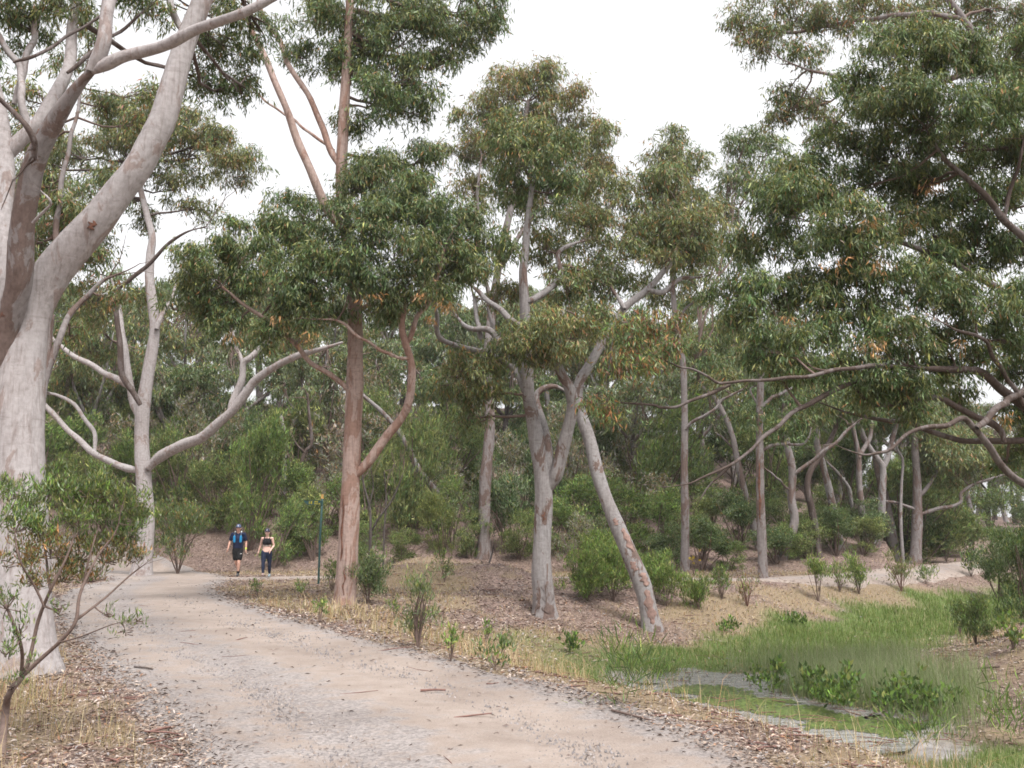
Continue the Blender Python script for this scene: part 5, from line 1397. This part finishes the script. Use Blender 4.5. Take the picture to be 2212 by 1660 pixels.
bare('burnt_sapling', 'thin black stems on the bare slope left of the crooked dead tree', 46, 306, [([(548, 1100), (545, 1040), (530, 990), (510, 950)], 3, 1.5), ([(568, 1100), (575, 1040), (590, 1000), (580, 960)], 3, 1.5)], 'bark_dark')
bare('burnt_sapling', 'short black snag with two prongs on the mound behind the slope', 28.3, 307, [([(1042, 1262), (1052, 1225), (1062, 1200), (1066, 1178)], 2.5, 1.3), ([(1050, 1230), (1038, 1210)], 1.6, 1.0)], 'bark_dark')
# ------------------------------------------------------------------ loose wood
def stick(label, px0, py0, px1, py1, rad, mat, name='stick'):
    a, b = on_ground(px0, py0), on_ground(px1, py1)
    z = rad + 0.018
    a = Vector((a.x, a.y, gz(a.x, a.y) + z)); b = Vector((b.x, b.y, gz(b.x, b.y) + z))
    r = np.random.default_rng(int(px0))
    P = catmull([tuple(a), tuple((a + b) / 2 + Vector((r.normal(0, 0.01), r.normal(0, 0.02), 0.004))), tuple(b)], 5)
    o_ = P[0].copy()
    tb = Tubes(); tb.add(P - o_, np.linspace(rad, rad * 0.7, len(P)), 8, r, 0.15)
    o = put(name, tb.mesh(name), M[mat], loc=tuple(o_))
    tag(o, label, 'stick', 'sticks lying about')
stick('short brown stick lying by itself on the open gravel track', 908, 1499, 962, 1498, 0.012, 'twig_red')
stick('long dark stick along the right edge of the near track', 1322, 1543, 1412, 1566, 0.012, 'twig')
stick('dark fallen branch on the litter bank right of the creek', 2085, 1455, 2160, 1446, 0.02, 'twig')
stick('grey stick on the ground beside the track near the great pale gum', 290, 1446, 330, 1452, 0.012, 'bark_limb')
stick('pinkish strip of bark on the near left verge', 320, 1592, 368, 1580, 0.012, 'twig_red', 'bark_strip')

# ------------------------------------------------------------------ the signpost
def build_sign():
    b = on_ground(688, 1262)
    root = thing('signpost', tuple(b), 'green metal signpost with a finger board lettered in yellow', 'signpost')
    green = plain_mat('sign_green', (0.016, 0.055, 0.05), 0.45, var=0.2, scale=20)
    yellow = plain_mat('sign_yellow', (0.50, 0.42, 0.03), 0.5, var=0.1)
    tan = plain_mat('cap_tan', (0.50, 0.30, 0.10), 0.6, var=0.25)
    H = (1262 - 1083) / FPX * b.y
    tb = Tubes(); tb.add([(0, 0, -0.3), (0.0, 0, H * 0.5), (0.035, 0, H)], [0.034, 0.034, 0.034], 14)
    put('post', tb.mesh('post'), green, root)
    # finger board: a slab whose free end is cut to a slant
    L, hh, th = 0.56, 0.135, 0.012
    x1 = 0.0; zc = H - 0.13
    bm = bmesh.new()
    out = [(x1 + 0.05, zc - hh / 2), (x1 + 0.05, zc + hh / 2), (x1 - L, zc + hh / 2), (x1 - L + 0.13, zc - hh / 2)]
    f = [bm.verts.new((x, -0.036 - th, z)) for x, z in out]; k = [bm.verts.new((x, -0.036, z)) for x, z in out]
    bm.faces.new(f); bm.faces.new(k[::-1])
    for i in range(4):
        j = (i + 1) % 4
        bm.faces.new((f[i], k[i], k[j], f[j]))
    bmesh.ops.recalc_face_normals(bm, faces=bm.faces)
    me = bpy.data.meshes.new('finger_board'); bm.to_mesh(me); bm.free()
    board = put('finger_board', me, green, root)
    for txt, size, x, z, nm in (('1E', 0.125, -0.395, zc - 0.040, 'lettering'), ('FIRE', 0.058, -0.20, zc + 0.010, 'lettering'), ('TRACK', 0.058, -0.215, zc - 0.052, 'lettering')):
        cu = bpy.data.curves.new('txt', 'FONT'); cu.body = txt; cu.size = size; cu.extrude = 0.0015; cu.offset = 0.0012; cu.space_character = 1.1
        tmp = bpy.data.objects.new('txt', cu); C.objects.link(tmp)
        bpy.context.view_layer.update()
        me = bpy.data.meshes.new_from_object(tmp.evaluated_get(bpy.context.evaluated_depsgraph_get()))
        bpy.data.objects.remove(tmp)
        o = put(nm, me, yellow, board, loc=(x, -0.036 - th - 0.003, z)); o.rotation_euler = (math.pi / 2, 0, 0)
        me.materials.clear(); me.materials.append(yellow)
    # small ribbed yellow plate standing on the post top
    bm = bmesh.new()
    for xo in (-0.026, 0.0, 0.026):
        m4 = Matrix.Translation((0.035 + xo, 0, H + 0.07)) @ Matrix.Diagonal((0.022, 0.03, 0.13, 1))
        bmesh.ops.create_cube(bm, size=1.0, matrix=m4)
    m4 = Matrix.Translation((0.035, 0, H + 0.012)) @ Matrix.Diagonal((0.085, 0.05, 0.03, 1)); bmesh.ops.create_cube(bm, size=1.0, matrix=m4)
    me = bpy.data.meshes.new('top_plate'); bm.to_mesh(me); bm.free()
    put('top_plate', me, tan, root)
build_sign()

# ------------------------------------------------------------------ the two walkers
def blob(tb, pts, rad, sides=14, sx=1.0, sy=1.0):
    """a closed tapered limb through pts; sx, sy flatten it about its axis in world x and y"""
    P = catmull(pts, 6) if len(pts) > 2 else np.linspace(pts[0], pts[1], 9)
    n = len(P); R = np.interp(np.linspace(0, 1, n), np.linspace(0, 1, len(rad)), rad)
    T0 = P[0] - P[1]; T0 = T0 / np.linalg.norm(T0); T1 = P[-1] - P[-2]; T1 = T1 / np.linalg.norm(T1)
    a = np.array([0.995, 0.85, 0.55, 0.0])
    h0 = [P[0] + T0 * R[0] * q for q in a[:3]]; r0 = [R[0] * math.sqrt(1 - q * q) for q in a[:3]]
    h1 = [P[-1] + T1 * R[-1] * q for q in a[2::-1]]; r1 = [R[-1] * math.sqrt(1 - q * q) for q in a[2::-1]]
    P2 = np.vstack([h0, P, h1]); R2 = np.concatenate([r0, R, r1])
    n0 = tb.n
    tb.add(P2, R2, sides, cap=False)
    if sx != 1 or sy != 1:
        V = tb.V[-1]
        ctr = np.repeat(P2, sides, 0)
        V[:, 0] = ctr[:, 0] + (V[:, 0] - ctr[:, 0]) * sx; V[:, 1] = ctr[:, 1] + (V[:, 1] - ctr[:, 1]) * sy
    # close both ends
    f = np.arange(sides)
    c0 = tb.V[-1][:sides].mean(0); c1 = tb.V[-1][-sides:].mean(0)
    base = tb.n
    tb.V.append(np.vstack([c0, c1])); tb.n += 2
    g = (f + 1) % sides
    last = base - sides
    tb.F.append(np.stack([n0 + g, n0 + f, np.full(sides, base), np.full(sides, base)], 1))
    tb.F.append(np.stack([last + f, last + g, np.full(sides, base + 1), np.full(sides, base + 1)], 1))

def fuse(name, tb, mat, parent, voxel=0.014, smooth=3):
    me = tb.mesh(name)
    o = bpy.data.objects.new(name, me); C.objects.link(o)
    m = o.modifiers.new('r', 'REMESH'); m.mode = 'VOXEL'; m.voxel_size = voxel; m.use_smooth_shade = True
    if smooth:
        s = o.modifiers.new('s', 'SMOOTH'); s.factor = 0.5; s.iterations = smooth
    bpy.context.view_layer.update()
    me2 = bpy.data.meshes.new_from_object(o.evaluated_get(bpy.context.evaluated_depsgraph_get()))
    bpy.data.objects.remove(o)
    me2.materials.clear()
    me2.polygons.foreach_set('use_smooth', np.ones(len(me2.polygons), bool))
    return put(name, me2, mat, parent)

def lerp(a, b, t): return tuple(np.array(a) * (1 - t) + np.array(b) * t)

def hand(tb, wrist, elbow, side, s=1.0):
    """palm, four curled fingers of unequal length and a thumb"""
    w = np.array(wrist); d = w - np.array(elbow); d /= np.linalg.norm(d)
    ac = np.array([0, -1.0, 0]); ac = ac - d * ac.dot(d); ac /= np.linalg.norm(ac)        # across the palm: forward
    nrm = np.cross(d, ac) * side
    blob(tb, [w, w + d * 0.05 * s, w + d * 0.09 * s], [0.024 * s, 0.034 * s, 0.032 * s], 10, 0.75, 1.0)
    for k, ln in enumerate((0.060, 0.070, 0.066, 0.050)):
        b = w + d * 0.095 * s + ac * (0.027 - 0.018 * k) * s
        m = b + d * ln * 0.5 * s - nrm * 0.010 * s
        e = b + d * ln * 0.85 * s - nrm * 0.032 * s
        blob(tb, [tuple(b - d * 0.02), tuple(m), tuple(e)], [0.0095 * s, 0.009 * s, 0.0075 * s], 8)
    b = w + d * 0.035 * s + ac * 0.026 * s
    blob(tb, [tuple(b), tuple(b + (d * 0.6 + ac * 0.8) * 0.03 * s), tuple(b + d * 0.055 * s + ac * 0.03 * s - nrm * 0.01)], [0.012 * s, 0.011 * s, 0.009 * s], 8)

def face(tb, head, s):
    x, y, z = head
    blob(tb, [(x, y + 0.015 * s, z - 0.02 * s), (x, y, z + 0.045 * s)], [0.074 * s, 0.082 * s], 16, 0.95, 1.12)     # skull
    blob(tb, [(x, y - 0.035 * s, z - 0.075 * s), (x, y - 0.02 * s, z - 0.02 * s)], [0.045 * s, 0.066 * s], 14, 1.0, 1.0)   # jaw
    blob(tb, [(x, y - 0.088 * s, z + 0.015 * s), (x, y - 0.106 * s, z - 0.022 * s)], [0.010 * s, 0.015 * s], 8)    # nose
    blob(tb, [(x - 0.03 * s, y - 0.08 * s, z + 0.03 * s), (x + 0.03 * s, y - 0.08 * s, z + 0.03 * s)], [0.012 * s, 0.012 * s], 8)   # brow
    blob(tb, [(x - 0.02 * s, y - 0.082 * s, z - 0.055 * s), (x + 0.02 * s, y - 0.082 * s, z - 0.055 * s)], [0.009 * s, 0.009 * s], 8)   # lips
    for sd in (-1, 1):
        blob(tb, [(x + sd * 0.080 * s, y + 0.012 * s, z + 0.02 * s), (x + sd * 0.080 * s, y + 0.005 * s, z - 0.022 * s)], [0.016 * s, 0.012 * s], 8, 0.6, 1)

SKIN = plain_mat('skin', (0.52, 0.30, 0.23), 0.5, var=0.08, scale=12)
SKIN2 = plain_mat('fair_skin', (0.62, 0.40, 0.33), 0.5, var=0.08, scale=12)
EYE = plain_mat('eye_dark', (0.03, 0.02, 0.02), 0.3)
LIP = plain_mat('lip', (0.38, 0.14, 0.12), 0.5)

def eyes_mouth(root, head, s):
    x, y, z = head
    for sd in (-1, 1):
        tb = Tubes(); blob(tb, [(x + sd * 0.033 * s - 0.008, y - 0.082 * s, z + 0.008 * s), (x + sd * 0.033 * s + 0.008, y - 0.082 * s, z + 0.008 * s)], [0.009 * s, 0.009 * s], 8)
        put('eye', tb.mesh('eye'), EYE, root)
    tb = Tubes(); blob(tb, [(x - 0.02 * s, y - 0.088 * s, z - 0.055 * s), (x + 0.02 * s, y - 0.088 * s, z - 0.055 * s)], [0.006 * s, 0.006 * s], 8)
    put('mouth', tb.mesh('mouth'), LIP, root)

def shoe(root, ankle, toe, mat, s=1.0, name='shoe'):
    tb = Tubes()
    a = np.array(ankle); t_ = np.array(toe); d = t_ - a; d[2] = 0 if abs(d[2]) < 0.1 else d[2]
    heel = a + np.array([0, 0.03, -0.035]) * s
    blob(tb, [tuple(a + np.array([0, 0, 0.02])), tuple(heel)], [0.042 * s, 0.044 * s], 12)
    blob(tb, [tuple(heel), tuple((heel + t_) / 2 + np.array([0, 0, 0.006])), tuple(t_)], [0.046 * s, 0.046 * s, 0.034 * s], 12)
    return fuse(name, tb, mat, root, 0.010, 3)

def cap(root, head, s, mat, emblem):
    x, y, z = head
    tb = Tubes()
    blob(tb, [(x, y + 0.015 * s, z + 0.045 * s), (x, y + 0.005 * s, z + 0.065 * s)], [0.090 * s, 0.088 * s], 18, 1.0, 1.12)
    blob(tb, [(x - 0.035 * s, y - 0.10 * s, z + 0.048 * s), (x + 0.035 * s, y - 0.10 * s, z + 0.048 * s)], [0.05 * s, 0.05 * s], 12, 1.0, 1.1)
    # flatten the brim
    V = tb.V[-2] if len(tb.V[-1]) == 2 else tb.V[-1]
    V[:, 2] = z + 0.048 * s + (V[:, 2] - z - 0.048 * s) * 0.2 
    tb.V[-1][:, 2] = z + 0.048 * s
    o = fuse('cap', tb, mat, root, 0.009, 2)
    if emblem is not None:
        tb = Tubes(); blob(tb, [(x, y - 0.096 * s, z + 0.075 * s), (x, y - 0.088 * s, z + 0.105 * s)], [0.011 * s, 0.011 * s], 8)
        put('cap_emblem', tb.mesh('cap_emblem'), emblem, o)
    return o

def build_man():
    b = on_ground(511, 1247)
    root = thing('person', (b.x, b.y, b.z + 0.012), 'walker in navy t-shirt, black shorts, blue cap and blue running vest', 'person')
    hd = (0.0, -0.035, 1.635)
    Ls, Le, Lw = (0.195, 0.0, 1.435), (0.262, 0.045, 1.17), (0.275, -0.02, 0.93)
    Rs, Re, Rw = (-0.195, 0.0, 1.435), (-0.280, 0.02, 1.18), (-0.315, -0.07, 0.955)
    Lh, Lk, La, Lt = (0.085, 0.0, 0.90), (0.075, -0.13, 0.50), (0.055, -0.10, 0.10), (0.065, -0.255, 0.045)
    Rh, Rk, Ra, Rt = (-0.085, 0.0, 0.90), (-0.045, 0.0, 0.50), (-0.005, 0.33, 0.26), (-0.005, 0.36, 0.11)
    tb = Tubes()
    blob(tb, [(0, 0, 0.93), (0, 0, 1.10), (0, 0.0, 1.30), (0, 0, 1.38)], [0.135, 0.135, 0.152, 0.095], 18, 1.15, 0.78)
    blob(tb, [(-0.16, 0, 1.43), (0.16, 0, 1.43)], [0.058, 0.058], 12)
    blob(tb, [(0, 0.0, 1.42), (0, -0.02, 1.56)], [0.060, 0.054], 12)
    face(tb, hd, 1.0)
    for s_, e, w in ((Ls, Le, Lw), (Rs, Re, Rw)):
        blob(tb, [s_, lerp(s_, e, .5), e, lerp(e, w, .35), w], [0.054, 0.048, 0.038, 0.039, 0.025], 12)
        hand(tb, w, e, 1 if w[0] > 0 else -1)
    for h, k, a, q in ((Lh, Lk, La, Lt), (Rh, Rk, Ra, Rt)):
        blob(tb, [h, lerp(h, k, .5), k, lerp(k, a, .3), a], [0.090, 0.076, 0.053, 0.055, 0.034], 14)
    fuse('body', tb, SKIN, root, 0.011, 2)
    eyes_mouth(root, hd, 1.0)
    navy = plain_mat('navy_cloth', (0.012, 0.017, 0.045), 0.8, var=0.3, scale=40, spec=0.2)
    tb = Tubes()
    blob(tb, [(0, 0, 0.985), (0, 0, 1.12), (0, 0.0, 1.30), (0, 0, 1.39)], [0.150, 0.150, 0.166, 0.108], 18, 1.15, 0.82)
    blob(tb, [(-0.165, 0, 1.435), (0.165, 0, 1.435)], [0.067, 0.067], 12)
    for s_, e in ((Ls, Le), (Rs, Re)):
        blob(tb, [s_, lerp(s_, e, .35), lerp(s_, e, .68)], [0.066, 0.066, 0.062], 12)
    fuse('t_shirt', tb, navy, root, 0.014, 2)
    black = plain_mat('black_cloth', (0.012, 0.012, 0.013), 0.85, var=0.3, scale=40, spec=0.2)
    tb = Tubes()
    blob(tb, [(0, 0, 0.84), (0, 0, 0.97)], [0.140, 0.140], 16, 1.12, 0.85)
    for h, k in ((Lh, Lk), (Rh, Rk)):
        blob(tb, [h, lerp(h, k, .4), lerp(h, k, .70)], [0.105, 0.103, 0.100], 14)
    fuse('shorts', tb, black, root, 0.014, 2)
    cyan = plain_mat('vest_blue', (0.010, 0.20, 0.42), 0.6, var=0.2, scale=30)
    strap = plain_mat('vest_strap', (0.04, 0.05, 0.08), 0.7)
    tb = Tubes()
    for sd in (-1, 1):
        blob(tb, [(sd * 0.085, -0.135, 1.15), (sd * 0.105, -0.12, 1.38), (sd * 0.105, 0.0, 1.515), (sd * 0.10, 0.10, 1.42)], [0.022, 0.026, 0.024, 0.024], 10)
    vest = fuse('running_vest', tb, strap, root, 0.009, 2)
    for sd in (-1, 1):
        tb = Tubes(); blob(tb, [(sd * 0.105, -0.142, 1.19), (sd * 0.110, -0.140, 1.36)], [0.042, 0.038], 12, 1.0, 0.7)
        put('flask_pocket', tb.mesh('flask_pocket'), cyan, vest)
        tb = Tubes(); blob(tb, [(sd * 0.105, -0.045, 1.507), (sd * 0.108, -0.01, 1.53)], [0.018, 0.018], 10)
        put('strap_reflector', tb.mesh('strap_reflector'), plain_mat('reflector', (0.7, 0.75, 0.78), 0.3), vest)
    for a, q, h in ((La, Lt, Lk), (Ra, Rt, Rk)):
        tb = Tubes(); blob(tb, [lerp(a, h, 0.0), lerp(a, h, 0.22)], [0.042, 0.042], 12)
        put('sock', tb.mesh('sock'), black, root)
        shoe(root, a, q, plain_mat('dark_shoe', (0.045, 0.045, 0.05), 0.7, var=0.4), 1.05)
    cap(root, hd, 1.0, plain_mat('cap_blue', (0.075, 0.095, 0.17), 0.8, var=0.3, scale=60), plain_mat('cap_mark', (0.75, 0.75, 0.75), 0.7))
    tb = Tubes(); blob(tb, [lerp(Le, Lw, 0.86), lerp(Le, Lw, 0.97)], [0.034, 0.034], 12)
    put('wristband', tb.mesh('wristband'), plain_mat('lime', (0.5, 0.6, 0.08), 0.5), root)
    tb = Tubes(); blob(tb, [(0.115, -0.140, 0.775), (0.155, -0.115, 0.78)], [0.012, 0.012], 8)
    put('shorts_mark', tb.mesh('shorts_mark'), plain_mat('pale_print', (0.5, 0.5, 0.5), 0.7), root)
    root.rotation_euler = (0, 0, math.radians(6))
    root.scale = (1.0, 1.0, 1.0)

def build_woman():
    b = on_ground(574, 1249)
    root = thing('person', (b.x, b.y, b.z + 0.012), 'walker in black cropped top and navy leggings with a dark cap', 'person')
    hd = (0.0, -0.035, 1.495)
    Ls, Le, Lw = (0.165, 0.0, 1.30), (0.215, 0.03, 1.06), (0.155, -0.16, 0.90)
    Rs, Re, Rw = (-0.165, 0.0, 1.30), (-0.225, 0.08, 1.07), (-0.285, 0.07, 0.86)
    Lh, Lk, La, Lt = (0.085, 0.0, 0.83), (0.100, 0.02, 0.46), (0.095, 0.12, 0.105), (0.10, -0.02, 0.045)
    Rh, Rk, Ra, Rt = (-0.085, 0.0, 0.83), (-0.085, -0.12, 0.47), (-0.065, -0.16, 0.12), (-0.07, -0.30, 0.10)
    tb = Tubes()
    blob(tb, [(0, 0, 0.86), (0, 0, 1.01), (0, 0.0, 1.18), (0, 0, 1.26)], [0.140, 0.108, 0.125, 0.080], 18, 1.15, 0.78)
    blob(tb, [(-0.14, 0, 1.30), (0.14, 0, 1.30)], [0.046, 0.046], 12)
    blob(tb, [(0, 0.0, 1.29), (0, -0.02, 1.43)], [0.050, 0.044], 12)
    face(tb, hd, 0.93)
    for s_, e, w in ((Ls, Le, Lw), (Rs, Re, Rw)):
        blob(tb, [s_, lerp(s_, e, .5), e, lerp(e, w, .35), w], [0.047, 0.043, 0.034, 0.034, 0.022], 12)
        hand(tb, w, e, 1 if w[0] > 0 else -1, 0.92)
    for h, k, a in ((Lh, Lk, La), (Rh, Rk, Ra)):
        blob(tb, [h, lerp(h, k, .5), k, lerp(k, a, .3), a], [0.096, 0.080, 0.052, 0.052, 0.031], 14)
    fuse('body', tb, SKIN2, root, 0.011, 2)
    eyes_mouth(root, hd, 0.93)
    black = plain_mat('black_top', (0.010, 0.010, 0.012), 0.8, var=0.3, scale=40, spec=0.2)
    tb = Tubes()
    blob(tb, [(0, 0, 1.16), (0, 0, 1.185)], [0.138, 0.138], 18, 1.15, 0.84)
    for sd in (-1, 1):
        blob(tb, [(sd * 0.062, -0.085, 1.155), (sd * 0.066, -0.075, 1.19)], [0.060, 0.056], 12)
        blob(tb, [(sd * 0.085, -0.095, 1.21), (sd * 0.092, -0.045, 1.315), (sd * 0.088, 0.02, 1.345), (sd * 0.06, 0.09, 1.22)], [0.024, 0.017, 0.016, 0.02], 8)
    top = fuse('cropped_top', tb, black, root, 0.015, 2)
    band = Tubes(); band.add([(0, 0, 1.042), (0, 0, 1.046), (0, 0, 1.066), (0, 0, 1.070)], [0.10, 0.120, 0.120, 0.10], 24, cap=False)
    band.V[-1][:, 0] *= 1.13; band.V[-1][:, 1] *= 0.82
    put('hem_band', band.mesh('hem_band'), plain_mat('grey_band', (0.30, 0.30, 0.27), 0.7), top)
    navy = plain_mat('navy_leggings', (0.012, 0.018, 0.042), 0.7, var=0.3, scale=30, spec=0.25)
    tb = Tubes()
    blob(tb, [(0, 0, 0.80), (0, 0, 0.875)], [0.140, 0.118], 16, 1.15, 0.85)
    for h, k, a in ((Lh, Lk, La), (Rh, Rk, Ra)):
        blob(tb, [h, lerp(h, k, .5), k, lerp(k, a, .3), lerp(k, a, .86)], [0.106, 0.090, 0.060, 0.061, 0.042], 14)
    fuse('leggings', tb, navy, root, 0.015, 2)
    shoe(root, La, Lt, plain_mat('grey_shoe', (0.22, 0.27, 0.29), 0.7, var=0.3), 0.92)
    shoe(root, Ra, Rt, plain_mat('pink_sole_shoe', (0.33, 0.24, 0.22), 0.7, var=0.3), 0.92)
    hair = plain_mat('brown_hair', (0.045, 0.022, 0.015), 0.6, var=0.4, scale=50)
    tb = Tubes()
    blob(tb, [(0, 0.03, 1.50), (0, 0.025, 1.545)], [0.082, 0.080], 14)
    blob(tb, [(0.03, 0.10, 1.53), (0.085, 0.10, 1.47), (0.100, 0.08, 1.39), (0.090, 0.07, 1.33)], [0.026, 0.034, 0.030, 0.014], 10)
    fuse('hair', tb, hair, root, 0.014, 2)
    cap(root, hd, 0.93, plain_mat('cap_dark', (0.035, 0.035, 0.06), 0.8, var=0.3, scale=60), plain_mat('cap_mark_pale', (0.6, 0.6, 0.6), 0.7))
    root.rotation_euler = (0, 0, math.radians(4))
build_man(); build_woman()

# ------------------------------------------------------------------ the small thing far along the track
def build_marker():
    Y = 51.0
    c = at(2207, 1204, Y)
    root = thing('track_marker', (c.x, c.y, gz(c.x, c.y)), 'small white block with a yellow top beside the far track, right edge', 'marker')
    white = plain_mat('white_paint', (0.6, 0.6, 0.6), 0.5, var=0.1); yel = plain_mat('yellow_paint', (0.55, 0.33, 0.03), 0.5, var=0.15)
    for nm, z0, z1, w0, w1, mt in (('block', 0.0, 0.30, 0.24, 0.20, white), ('top', 0.305, 0.55, 0.19, 0.14, yel)):
        bm = bmesh.new()
        bmesh.ops.create_cone(bm, cap_ends=True, segments=8, radius1=w0, radius2=w1, depth=z1 - z0, matrix=Matrix.Translation((0, 0, (z0 + z1) / 2)))
        bmesh.ops.bevel(bm, geom=bm.edges[:], offset=0.015, segments=2, affect='EDGES')
        me = bpy.data.meshes.new(nm); bm.to_mesh(me); bm.free()
        put(nm, me, mt, root)
build_marker()

# ------------------------------------------------------------------ damp air between the trees
def build_haze(density):
    bm = bmesh.new(); bmesh.ops.create_cube(bm, size=1.0, matrix=Matrix.Translation((0, 0, 13.0)) @ Matrix.Diagonal((3900, 3900, 36, 1)))
    me = bpy.data.meshes.new('haze'); bm.to_mesh(me); bm.free()
    m = bpy.data.materials.new('haze'); m.use_nodes = True; nt = m.node_tree; nt.nodes.clear()
    out = nt.nodes.new('ShaderNodeOutputMaterial'); v = nt.nodes.new('ShaderNodeVolumePrincipled')
    v.inputs['Color'].default_value = (0.93, 0.93, 0.95, 1); v.inputs['Density'].default_value = density
    nt.links.new(v.outputs[0], out.inputs['Volume'])
    o = put('haze', me, m, kind='stuff')
    tag(o, 'thin pale damp air over the whole creek valley', 'haze')
build_haze(0.0004)

# ------------------------------------------------------------------ labels of things that would read alike: say which of them
def tell_apart():
    from collections import defaultdict
    by = defaultdict(list)
    for o in bpy.data.objects:
        if o.parent is None and o.get('category') and o.get('label'):
            by[o['label']].append(o)
    for lab, os_ in by.items():
        if 2 <= len(os_) <= 14:
            os_.sort(key=lambda o: o.location.x / max(1, o.location.y))
            words = {2: ('left of two', 'right of two'), 3: ('left of three', 'middle of three', 'right of three')}.get(len(os_)) or [w + ' from left' for w in
                     'first second third fourth fifth sixth seventh eighth ninth tenth eleventh twelfth thirteenth fourteenth'.split()]
            for o, w in zip(os_, words):
                if len(lab.split()) + 3 <= 16:
                    o['label'] = lab + ', ' + w
tell_apart()
